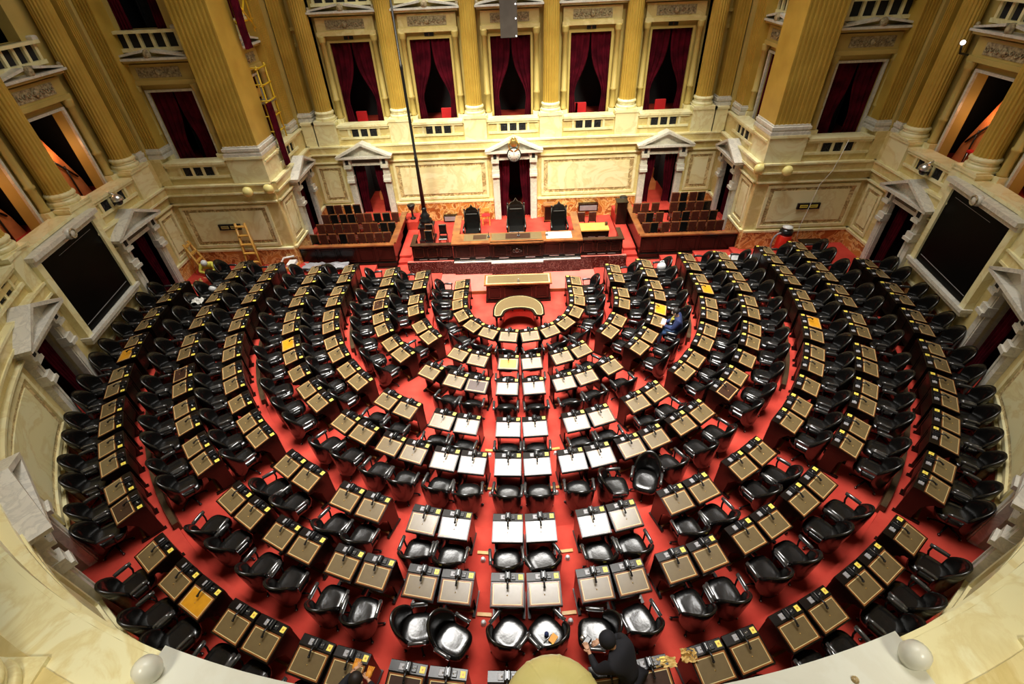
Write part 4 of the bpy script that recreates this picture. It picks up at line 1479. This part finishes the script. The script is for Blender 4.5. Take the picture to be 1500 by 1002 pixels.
b.lathe([(0.085, 1.40), (0.06, 3.2), (0.065, 3.25), (0.065, 3.4), (0.05, 3.42), (0.048, 6.3), (0.055, 6.32), (0.055, 6.45), (0.036, 6.47), (0.028, 12.0)], 'iron', n=12)
b.build('pole', root)

# small furniture at the back of the platform
def side_cabinet(x, y, w, d, h, mt, lab, cat, z=0.5):
    root = empty(cat.replace(' ', '_'), (x, y, z), label=lab, category=cat)
    b = MB()
    b.box(-w / 2, w / 2, -d / 2, d / 2, 0.08, h - 0.04, mt)
    b.box(-w / 2 + 0.03, w / 2 - 0.03, -d / 2 - 0.01, -d / 2, 0.12, h - 0.08, 'wood')
    b.build('body', root)
    MB().box(-w / 2 - 0.03, w / 2 + 0.03, -d / 2 - 0.03, d / 2 + 0.03, h - 0.04, h, mt).build('top', root)
    for qx in (-1, 1):
        MB().box(qx * w / 2 - 0.03 if qx > 0 else -w / 2, w / 2 if qx > 0 else -w / 2 + 0.03, -d / 2, d / 2, 0.0, 0.08, 'wood').build('leg', root)


side_cabinet(1.42, 6.45, 0.42, 0.35, 0.78, 'wood_mid', 'small brown cabinet against the wall right of the central door', 'cabinet')
side_cabinet(4.42, 5.9, 0.42, 0.40, 1.05, 'wood', 'tall black cabinet at the head of the right steps', 'speaker cabinet')
for x, lab in ((1.98, 'pale slatted stand beside the small brown cabinet'), (-1.30, 'pale wooden stool left of the central door')):
    root = empty('wooden_stool', (x, 6.3, 0.5), label=lab, category='stool')
    for i in range(4):
        q = [(-1, -1), (1, -1), (1, 1), (-1, 1)][i]
        MB().box(q[0] * 0.15 - 0.015, q[0] * 0.15 + 0.015, q[1] * 0.12 - 0.015, q[1] * 0.12 + 0.015, 0, 0.70 if q[1] > 0 else 0.45, 'wood_pale').build('leg', root)
    MB().box(-0.17, 0.17, -0.15, 0.15, 0.43, 0.46, 'red_seat' if x < 0 else 'wood_pale').build('seat', root)
    MB().box(-0.17, 0.17, 0.11, 0.135, 0.55, 0.70, 'wood_pale').build('backrest', root)
# low radiators grilles
for x, lab, w in ((-2.9, 'small dark floor heater against the wall left of the platform', 0.30), (3.15, 'grey glass-fronted heater cabinet on the platform wall', 0.42)):
    root = empty('wall_heater', (x, 6.72, 0.5), label=lab, category='heater')
    MB().box(-w, w, -0.10, 0.10, 0.28 if x > 0 else 0.05, 0.62 if x > 0 else 0.3, 'wood').build('casing', root)
    MB().box(-w + 0.05, w - 0.05, -0.115, -0.10, 0.34 if x > 0 else 0.08, 0.56 if x > 0 else 0.27, 'plastic_grey').build('grille', root)
for sx, word, x in ((-1, 'left', -4.45), (1, 'right', 4.55)):
    root = empty('ash_urn', (x, 6.25, 0.92 if abs(x) > 4.2 else 0.5), label='black pedestal urn at the top of the %s platform steps' % word, category='urn', group='urns beside the platform')
    MB().lathe([(0.13, 0.0), (0.13, 0.03), (0.05, 0.08), (0.04, 0.35), (0.12, 0.45), (0.17, 0.62), (0.15, 0.64)], 'iron', n=16).build('bowl', root)

# step ladders at the left pier
def ladder(name_lab, base, top, w0, w1, steps):
    root = empty('step_ladder', (0, 0, 0), label=name_lab, category='ladder', group='pale wooden ladders by the left pier')
    B0, T0 = Vector(base), Vector(top)
    side = Vector((1, 0, 0)) if abs(T0.y - B0.y) > abs(T0.x - B0.x) else Vector((0, 1, 0))
    rails = []
    for s in (-1, 1):
        b = MB()
        b.tube([tuple(B0 + side * s * w0), tuple(T0 + side * s * w1)], 0.045, 'wood_pale', n=4)
        b.build('ladder_rail', root)
    for i in range(steps):
        f = (i + 0.6) / steps
        c = B0.lerp(T0, f)
        w = w0 + (w1 - w0) * f
        b = MB()
        b.box(c.x - max(side.x * w, 0.06), c.x + max(side.x * w, 0.06), c.y - max(side.y * w, 0.06), c.y + max(side.y * w, 0.06), c.z - 0.02, c.z + 0.02, 'wood_pale')
        b.build('ladder_rung', root)
    for s in (-1, 1):
        b = MB()
        b.tube([tuple(T0 + side * s * w1), (T0.x + side.x * s * w0, T0.y + side.y * s * w0 + 0.0, B0.z)], 0.022, 'wood_pale', n=4)
        b.build('rear_leg', root)


ladder('pale wooden step ladder standing against the left pier panel below the sign', (-9.75, 2.35, 0.66), (-10.0, 2.95, 2.50), 0.27, 0.17, 6)
ladder('pale wooden ladder leaning in the inner corner left of the other ladder', (-11.45, 2.35, 0.66), (-12.05, 2.60, 1.98), 0.24, 0.15, 5)

# scaffolds in the left return opening
def scaffold(lab, x, y0, y1, z0, z1, lifts, brace=False):
    root = empty('scaffold_tower', (0, 0, 0), label=lab, category='scaffold', group='yellow scaffolds')
    for xx in (x, x - 0.45):
        for yy in (y0, y1):
            MB().tube([(xx, yy, z0), (xx, yy, z1)], 0.028, 'scaff', n=6).build('upright_pole', root)
    for i in range(lifts):
        z = z0 + 0.35 + (z1 - z0 - 0.45) * i / max(1, lifts - 1)
        MB().tube([(x, y0 - 0.12, z), (x, y1 + 0.12, z)], 0.028, 'scaff', n=6).build('crossbar', root)
        MB().tube([(x + 0.1, y0, z + 0.04), (x - 0.55, y0, z + 0.04)], 0.026, 'scaff', n=6).build('crossbar', root)
    if brace:
        MB().tube([(x + 0.04, y0, z0 + 0.1), (x + 0.04, y1, z0 + 1.1)], 0.026, 'scaff', n=6).build('brace', root)
        MB().tube([(x + 0.06, y1, z0 + 0.1), (x + 0.06, y0, z0 + 1.1)], 0.026, 'scaff', n=6).build('brace', root)
    else:
        MB().box(x - 0.5, x + 0.05, y0, y1, z0 + 1.30, z0 + 1.35, 'silver').build('platform_board', root)
        MB().box(x - 0.5, x - 0.42, y0 - 0.25, y1, z0 + 1.45, z0 + 1.70, 'wood_pale').build('toe_board', root)


scaffold('yellow scaffold standing on the parapet of the left return wall', -8.55, 5.05, 5.75, 4.62, 7.1, 5)
scaffold('crossed yellow scaffold poles in the upper opening of the left return wall', -8.5, 4.7, 5.75, 8.0, 10.2, 3, True)
b = MB()
drape(b, -0.22, 0.22, 3.95, 6.0, 0, 0.8, n=16, amp=0.04)
o = b.build('hanging_cloth', label='wine red cloth hanging over the left return parapet', category='cloth')
o.location = (-8.22, 4.45, 0.1)
o.rotation_euler = (0, 0, PI / 2)
b = MB()
drape(b, -0.25, 0.25, 7.7, 9.2, 0, 0.8, n=16, amp=0.05)
o = b.build('hanging_cloth', label='wine red cloth hanging beside the crossed upper scaffold poles', category='cloth')
o.location = (-8.2, 4.35, 0)
o.rotation_euler = (0, 0, PI / 2)

# red cylinder cleaner near the right pier
root = empty('vacuum_cleaner', (9.86, 2.82, 0.66), label='red drum vacuum cleaner with black head and hose below the right pier', category='vacuum cleaner')
MB().lathe([(0.20, 0.06), (0.21, 0.10), (0.20, 0.50), (0.18, 0.54)], 'red_plastic', n=20).build('drum', root)
MB().lathe([(0.19, 0.54), (0.20, 0.60), (0.17, 0.68), (0.08, 0.73)], 'black_metal', n=20).build('motor_head', root)
MB().lathe([(0.14, 0.73), (0.15, 0.76), (0.05, 0.78)], 'white_plastic', n=16).build('filter_cap', root)
MB().tube([(-0.18 - 0.20 * sin(q / 12 * 2 * PI * 0.8), -0.05, 0.35 + 0.30 * cos(q / 12 * 2 * PI * 0.8) - 0.05) for q in range(13)], 0.028, 'plastic_grey', n=8).build('hose', root)
for i in range(4):
    a = PI / 4 + i * PI / 2
    MB().ball((0.17 * cos(a), 0.17 * sin(a), 0.04), 0.04, 'black_metal', n=8).build('caster', root)
root.scale = (1.2, 1.2, 1.3)
# small black trolley beside it
root = empty('folding_trolley', (10.75, 2.55, 0.66), label='black folded trolley table beside the red vacuum cleaner', category='trolley')
MB().box(-0.40, 0.40, -0.22, 0.22, 0.46, 0.50, 'wood').build('top', root)
for x in (-0.34, 0.34):
    for y in (-0.16, 0.16):
        MB().tube([(x, y, 0.47), (x * 0.8, y, 0.0)], 0.015, 'iron', n=6).build('leg', root)

# cables hanging on the right pier
b = MB()
b.tube([(10.95, 2.98, 4.6), (10.85, 2.95, 4.0), (10.78, 2.95, 3.6), (10.55, 3.0, 3.1), (10.50, 3.02, 2.4), (10.40, 3.02, 1.5), (10.42, 2.9, 0.72)], 0.010, 'paper', n=5)
b.build('hanging_cable', label='thin white cable hanging from the right pier balustrade past the sign', category='cable')

# clutter near the left pier: debris, crumpled sheets, planks
def crumple(name, lab, cat, loc, size, mt, seed, h=0.10):
    q = random.Random(seed)
    n = 9
    vs, fs = [], []
    for j in range(n):
        for i in range(n):
            u, v = i / (n - 1) - 0.5, j / (n - 1) - 0.5
            w = 1 - 0.5 * (abs(u) + abs(v)) + q.uniform(-0.12, 0.12)
            vs.append((u * size[0] * (1 + q.uniform(-.12, .12)), v * size[1] * (1 + q.uniform(-.12, .12)), 0.01 + h * q.random() * w))
    for j in range(n - 1):
        for i in range(n - 1):
            fs.append((j * n + i, j * n + i + 1, (j + 1) * n + i + 1, (j + 1) * n + i))
    k = n * n
    vs += [(x, y, max(0.0, z - 0.012)) for x, y, z in vs[:k]]
    for j in range(n - 1):
        for i in range(n - 1):
            fs.append((k + j * n + i, k + (j + 1) * n + i, k + (j + 1) * n + i + 1, k + j * n + i + 1))
    o = MB().add(vs, fs, mt).build(name, label=lab, category=cat)
    o.location = loc
    return o


crumple('packing_paper', 'crumpled pale packing paper on the red floor by the left ladders', 'paper', (-11.6, 1.75, 0.68), (0.9, 0.6), 'paper_kraft', 2, 0.25)
crumple('packing_paper', 'white crumpled sheet on the floor under the leaning ladder', 'paper', (-10.9, 2.4, 0.68), (0.6, 0.5), 'paper', 5, 0.20)
crumple('plastic_sheet', 'crumpled clear white plastic sheet behind the last chairs near the right enclosure', 'plastic sheet', (8.05, 2.05, 0.70), (1.25, 0.55), 'white_plastic', 8, 0.35)
crumple('plastic_sheet', 'dark shiny crumpled sheet in front of the left enclosure', 'plastic sheet', (-7.3, 2.75, 0.68), (1.6, 0.5), 'plastic_grey', 9, 0.18)
crumple('paper_bundle', 'white papers left between the desks near the left wall', 'paper', (-10.35, -0.35, 1.35), (0.35, 0.30), 'paper', 12, 0.12)
b = MB()
b.tube([(-9.1, 2.62, 0.70), (-8.9, 3.0, 1.0), (-8.5, 3.02, 1.06)], 0.04, 'paper', n=6)
b.build('bent_pipe', label='bent white pipe lying against the left pier base', category='pipe')
b = MB()
b.box(-8.75, -8.38, 2.55, 3.0, 0.66, 0.80, 'wood_pale')
b.box(-8.70, -8.42, 2.60, 3.0, 0.80, 0.92, 'paper')
b.build('cardboard_stack', label='stack of flat cardboard beside the left enclosure corner', category='cardboard')
b = MB()
b.ball((0, 0, 0), (0.16, 0.12, 0.17), 'white_plastic', n=12)
b.tube([(-0.10, 0, 0.10), (-0.05, 0, 0.22), (0.05, 0, 0.22), (0.10, 0, 0.10)], 0.014, 'white_plastic', n=6)
o = b.build('white_bag', label='small white bag on a chair near the right enclosure corner', category='bag')
(x, y), t = place(2, ROWS[2][11], 1, 0.60)
o.location = (x, y, LEV[2] + 0.66)
(x, y), t = place(6, ROWS[6][21], -1, 0.6)
root = empty('holdall', (-10.25, 0.55, 1.28), label='white helmet and folded white cloth left on a chair near the left side door', category='bag')
MB().ball((-0.10, 0, 0.0), (0.15, 0.13, 0.11), 'white_plastic', n=14).build('helmet', root)
MB().tube([(0.08, 0.12, 0.0), (0.22, 0.05, 0.03), (0.30, -0.12, 0.0)], 0.06, 'paper', n=8).build('cloth_roll', root)

# red chairs in the gallery
def red_chair(loc, rz, lab):
    root = empty('gallery_chair', loc, rz, label=lab, category='chair', group='red chairs in the gallery')
    MB().rbox(-0.24, 0.24, -0.22, 0.24, 0.40, 0.47, 'red_seat', r=0.02).build('seat', root)
    MB().rbox(-0.22, 0.22, -0.26, -0.20, 0.48, 0.92, 'red_seat', r=0.02).build('backrest', root)
    for x in (-0.2, 0.2):
        for y in (-0.2, 0.2):
            MB().tube([(x, y, 0.0), (x, y, 0.40)], 0.014, 'silver', n=6).build('leg', root)


for i, (x, w_) in enumerate(((-6.25, 'left of centre in the first'), (-2.72, 'in the middle of the second'), (2.45, 'at the left side of the fourth'), (2.80, 'nearer the middle of the fourth'), (6.05, 'in the fifth'))):
    red_chair((x, 7.95, 3.92), PI, 'red upholstered chair %s opening of the back gallery' % w_)
red_chair((-13.75, 1.15, 4.3), -PI / 2, 'red chair in the orange lit box above the first left side door')
red_chair((13.6, 0.95, 4.3), PI / 2, 'red chair in the orange lit box above the first right side door, farther one')
red_chair((13.5, 0.25, 4.3), PI / 2, 'red chair in the orange lit box above the first right side door, nearer one')

# lamps of the lit gallery boxes
for sx in (-1, 1):
    light('POINT', 'box_lamp', (sx * 13.25, 0.95, 5.7), None, 22, (1.0, 0.50, 0.22), shadow_soft_size=0.1)
    light('POINT', 'box_lamp', (sx * 13.08, -1.95, 5.7), None, 22, (1.0, 0.50, 0.22), shadow_soft_size=0.1)
    light('POINT', 'passage_lamp', (sx * 6.1, 8.9, 2.9), None, 70, (1.0, 0.75, 0.55), shadow_soft_size=0.1)
root = empty('spotlight', (12.15, 1.70, 7.45), label='small glowing spotlight between the right side columns high up', category='spotlight')
MB().ball((0, 0, 0), 0.06, 'lamp_glow', n=10).build('bulb', root)
MB().tube([(0, 0, -0.05), (0.05, 0, -0.25), (0.3, 0, -0.3)], 0.03, 'iron', n=6).build('bracket', root)


# ------------------------------------------------------------ people
def skin_mesh(name, pts, edges, radii, mt, parent, root_i=0, sub=2):
    me = bpy.data.meshes.new(name)
    me.from_pydata(pts, edges, [])
    o = bpy.data.objects.new(name, me)
    COL.objects.link(o)
    o.parent = parent
    sk = o.modifiers.new('Skin', 'SKIN')
    sk.use_smooth_shade = True
    if not me.skin_vertices:
        bpy.context.view_layer.objects.active = o
    layer = me.skin_vertices[0].data
    for i, r_ in enumerate(radii):
        rr_ = r_ if isinstance(r_, tuple) else (r_, r_)
        layer[i].radius = rr_
        layer[i].use_root = (i == root_i)
    ss = o.modifiers.new('Subdivision', 'SUBSURF')
    ss.levels = sub
    ss.render_levels = sub
    me.materials.append(M[mt])
    return o


def person(loc, rz, label, J, torso, legs, hairm='hair', hood=False, extra=None):
    """J: joint positions; one continuous skin body, clothes as children"""
    root = empty('person', loc, rz, label=label, category='person')
    names = ['pelvis', 'waist', 'chest', 'neck', 'head0', 'head1', 'shL', 'elL', 'wrL', 'shR', 'elR', 'wrR', 'hipL', 'knL', 'anL', 'toL', 'hipR', 'knR', 'anR', 'toR']
    rad_ = dict(pelvis=(.135, .10), waist=(.12, .09), chest=(.145, .10), neck=.052, head0=(.075, .085), head1=(.078, .095), shL=.062, elL=.042, wrL=.028, shR=.062, elR=.042, wrR=.028,
                hipL=.085, knL=.058, anL=.038, toL=.035, hipR=.085, knR=.058, anR=.038, toR=.035)
    E_ = [('pelvis', 'waist'), ('waist', 'chest'), ('chest', 'neck'), ('neck', 'head0'), ('head0', 'head1'), ('chest', 'shL'), ('shL', 'elL'), ('elL', 'wrL'), ('chest', 'shR'), ('shR', 'elR'), ('elR', 'wrR'),
          ('pelvis', 'hipL'), ('hipL', 'knL'), ('knL', 'anL'), ('anL', 'toL'), ('pelvis', 'hipR'), ('hipR', 'knR'), ('knR', 'anR'), ('anR', 'toR')]
    pts = [J[n] for n in names]
    edges = [(names.index(a), names.index(b_)) for a, b_ in E_]
    R_ = [rad_[n] for n in names]
    # hands: palm, four fingers and thumb, part of the same body
    for sd in ('L', 'R'):
        w = Vector(J['wr' + sd])
        d = (w - Vector(J['el' + sd])).normalized()
        sidev = d.cross(Vector((0, 0, 1))).normalized()
        dn = d.cross(sidev).normalized()
        if dn.z > 0:
            dn = -dn
        palm = w + d * 0.075
        ip = len(pts)
        pts.append(tuple(palm))
        R_.append((.036, .018))
        edges.append((names.index('wr' + sd), ip))
        for f, (off, ln) in enumerate(((-0.03, .062), (-0.01, .074), (0.01, .070), (0.03, .056))):
            a0 = palm + sidev * off + d * 0.02
            a1 = a0 + d * ln * 0.55 + dn * 0.012
            a2 = a1 + d * ln * 0.30 + dn * 0.030
            j0 = len(pts)
            pts += [tuple(a0), tuple(a1), tuple(a2)]
            R_ += [.0105, .0095, .008]
            edges += [(ip, j0), (j0, j0 + 1), (j0 + 1, j0 + 2)]
        tsd = -1 if sd == 'L' else 1
        a0 = w + d * 0.035 + sidev * 0.035 * tsd
        a1 = a0 + d * 0.035 + sidev * 0.022 * tsd + dn * 0.01
        j0 = len(pts)
        pts += [tuple(a0), tuple(a1)]
        R_ += [.013, .010]
        edges += [(ip, j0), (j0, j0 + 1)]
    skin_mesh('body', pts, edges, R_, 'skin', root)
    g = 1.16

    def cloth(nm, keys, el, mt, k=g, ri=0, lab=None):
        kk = [J[n] for n in keys]
        rr_ = []
        for n in keys:
            q = rad_[n]
            if n[:2] in ('el', 'kn', 'sh') and not isinstance(q, tuple):
                q = q * 1.25
            rr_.append(tuple(v * k for v in q) if isinstance(q, tuple) else q * k)
        o = skin_mesh(nm, kk, [(keys.index(a), keys.index(b_)) for a, b_ in el], rr_, mt, root, ri)
        if lab:
            o['label'] = lab
    cloth('jacket', ['pelvis', 'waist', 'chest', 'neck', 'shL', 'elL', 'wrL', 'shR', 'elR', 'wrR'],
          [('pelvis', 'waist'), ('waist', 'chest'), ('chest', 'neck'), ('chest', 'shL'), ('shL', 'elL'), ('elL', 'wrL'), ('chest', 'shR'), ('shR', 'elR'), ('elR', 'wrR')], torso, 1.42)
    cloth('trousers', ['pelvis', 'hipL', 'knL', 'anL', 'hipR', 'knR', 'anR'],
          [('pelvis', 'hipL'), ('hipL', 'knL'), ('knL', 'anL'), ('pelvis', 'hipR'), ('hipR', 'knR'), ('knR', 'anR')], legs, 1.3)
    for sd in 'LR':
        cloth('shoe', ['an' + sd, 'to' + sd], [('an' + sd, 'to' + sd)], 'black_metal', 1.3)
    h0, h1 = Vector(J['head0']), Vector(J['head1'])
    up = (h1 - h0).normalized()
    face = Vector(J.get('face', (0, 1, 0))).normalized()
    face = (face - up * face.dot(up)).normalized()
    sd = up.cross(face)
    c = (h0 + h1) / 2
    b = MB()
    for s in (-1, 1):
        b.ball(tuple(c + face * 0.085 + sd * 0.032 * s + up * 0.01), 0.013, 'white_plastic', n=8)
        b.ball(tuple(c + face * 0.095 + sd * 0.032 * s + up * 0.01), 0.006, 'black_metal', n=6)
    b.build('eye', root)
    b = MB()
    b.tube([tuple(c + face * 0.088 + up * 0.015), tuple(c + face * 0.112 - up * 0.022), tuple(c + face * 0.09 - up * 0.03)], 0.011, 'skin', n=6)
    b.build('nose', root)
    b = MB()
    b.tube([tuple(c + face * 0.088 - up * 0.055 + sd * q) for q in (-0.022, 0, 0.022)], 0.006, 'red_seat', n=6)
    b.build('mouth', root)
    b = MB()
    for s in (-1, 1):
        b.ball(tuple(c + sd * 0.088 * s - up * 0.005), (0.02, 0.02, 0.03), 'skin', n=8)
    b.build('ear', root)
    b = MB()
    hc = c - face * 0.022 + up * 0.03
    b.ball(tuple(hc), (0.098, 0.098, 0.105) if not hood else (0.125, 0.125, 0.135), hairm, n=14)
    b.build('hood' if hood else 'hair', root)
    return root


# seated person, third row right of centre, facing the desk (+y local), head bowed
k, s = 2, 5.42
(x, y), t = place(2, ROWS[2][6] + 0.02, 1, 0.60)
Js = dict(pelvis=(0, -0.08, 0.56), waist=(0, -0.08, 0.72), chest=(0, -0.02, 0.96), neck=(0, 0.03, 1.10), head0=(0, 0.07, 1.17), head1=(0, 0.12, 1.29), face=(0, 1, -0.5),
          shL=(-0.19, -0.02, 1.02), elL=(-0.25, 0.10, 0.78), wrL=(-0.12, 0.34, 0.80), shR=(0.19, -0.02, 1.02), elR=(0.25, 0.10, 0.78), wrR=(0.10, 0.30, 0.76),
          hipL=(-0.10, 0.0, 0.55), knL=(-0.14, 0.40, 0.56), anL=(-0.14, 0.40, 0.10), toL=(-0.14, 0.54, 0.05), hipR=(0.10, 0.0, 0.55), knR=(0.14, 0.40, 0.56), anR=(0.14, 0.40, 0.10), toR=(0.14, 0.54, 0.05))
p1 = person((x, y, LEV[2]), t + rad(8), 'seated person in navy jacket and blue jeans bowing forward in the right wing', Js, 'navy', 'denim')
b = MB()
b.tube([(-0.10, 0.06, 1.06), (-0.02, 0.14, 0.98), (0.0, 0.16, 0.84)], 0.028, 'hivis', n=6)
b.tube([(0.10, 0.06, 1.06), (0.02, 0.14, 0.98), (0.0, 0.16, 0.84)], 0.028, 'hivis', n=6)
b.build('yellow_scarf', p1)
o = MB().box(-0.16, 0.10, 0.30, 0.42, 0.82, 0.84, 'paper').build('notebook', label='open pale notebook held by the seated person in navy', category='notebook')
o.location, o.rotation_euler = (x, y, LEV[2]), (0, 0, t)

# dark-clad person bending at the bottom of the view, holding a camera
Jd = dict(pelvis=(0, -0.10, 0.92), waist=(0, 0.0, 1.06), chest=(0, 0.16, 1.26), neck=(0, 0.26, 1.36), head0=(0, 0.32, 1.40), head1=(0, 0.42, 1.48), face=(0, 0.6, -1),
          shL=(-0.19, 0.18, 1.30), elL=(-0.30, 0.32, 1.10), wrL=(-0.20, 0.52, 1.14), shR=(0.19, 0.18, 1.30), elR=(0.30, 0.30, 1.08), wrR=(0.06, 0.48, 1.08),
          hipL=(-0.10, -0.08, 0.90), knL=(-0.12, 0.04, 0.50), anL=(-0.12, -0.06, 0.09), toL=(-0.12, 0.10, 0.04), hipR=(0.10, -0.08, 0.90), knR=(0.12, 0.04, 0.50), anR=(0.12, -0.06, 0.09), toR=(0.12, 0.10, 0.04))
p2 = person((1.42, -11.02, LEV[7]), rad(48), 'person in black hooded jacket leaning over a chair at the bottom centre, holding a camera', Jd, 'black_cloth', 'black_cloth', hairm='black_cloth', hood=True)
root = empty('hand_camera', (1.42, -11.02, LEV[7]), rad(48), label='small black camera held by the person in black', category='camera')
MB().rbox(-0.16, -0.02, 0.60, 0.68, 1.04, 1.14, 'black_metal', r=0.01).build('camera_body', root)
MB().lathe([(0.035, 0), (0.035, 0.06), (0.028, 0.065)], 'silver', n=12, T=Matrix.Translation((-0.09, 0.68, 1.09)) @ Matrix.Rotation(-PI / 2, 4, 'X')).build('lens', root)
o = MB().box(-0.04, 0.04, -0.06, 0.06, 0, 0.008, 'white_plastic').build('phone', label='small white phone on the shoulder of the person in black', category='phone')
o.location, o.rotation_euler = (1.22, -10.72, 2.22), (0.3, 0.2, 0.4)

# worker at the bottom left of centre with orange gloves
Jw = dict(Jd)
p3 = person((-2.42, -11.56, LEV[7]), rad(-12), 'person in dark clothes with orange gloves at the bottom edge, left of centre', Jw, 'black_cloth', 'navy')
for c in ((-0.19, 0.60, 1.14), (0.02, 0.56, 1.08)):
    b = MB()
    b.ball(c, (0.05, 0.06, 0.035), 'orange_glove', n=10)
    for q in range(4):
        b.tube([(c[0] - 0.035 + 0.023 * q, c[1] + 0.03, c[2]), (c[0] - 0.04 + 0.026 * q, c[1] + 0.10, c[2] - 0.01)], 0.012, 'orange_glove', n=6)
    b.build('glove', p3)

# worker in white helmet by the ladders
Jk = dict(Js)
p4 = person((-11.0, 1.75, 0.50), rad(200), 'worker in yellow vest and white helmet bending beside the leaning ladder', Jd, 'hivis', 'navy', hairm='white_plastic', hood=True)
p4.scale = (0.85, 0.85, 0.85)

# loose things on chairs and desks near the bottom
(x, y), t = place(6, ROWS[6][0] + 0.03, 1, 0.64)
root = empty('tool_bundle', (x + 0.06, y - 0.05, LEV[6] + 0.50), 0.4, label='orange and yellow tools left on the turned chair at the bottom centre', category='tools')
MB().tube([(-0.14, -0.16, 0.01), (0.02, 0.02, 0.02)], 0.02, 'hivis', n=6).build('yellow_handle', root)
MB().box(-0.05, 0.09, -0.03, 0.07, 0.0, 0.04, 'orange_glove', T=Matrix.Rotation(0.5, 4, 'Z')).build('orange_grip', root)
MB().tube([(-0.16, 0.04, 0.01), (0.02, 0.10, 0.015)], 0.006, 'silver', n=5).build('steel_rod', root)
MB().ball((-0.06, 0.13, 0.03), 0.04, 'navy', n=8).build('blue_cap', root)
crumple('kraft_paper', 'crumpled kraft paper on the desk ledge beside the person in black', 'paper', (2.02, -10.86, 1.62), (0.34, 0.14), 'paper_kraft', 21, 0.07)
crumple('kraft_paper', 'folded kraft paper sheet standing behind the last bottom desk pair', 'paper', (2.40, -10.78, 1.62), (0.22, 0.18), 'paper_kraft', 22, 0.10)
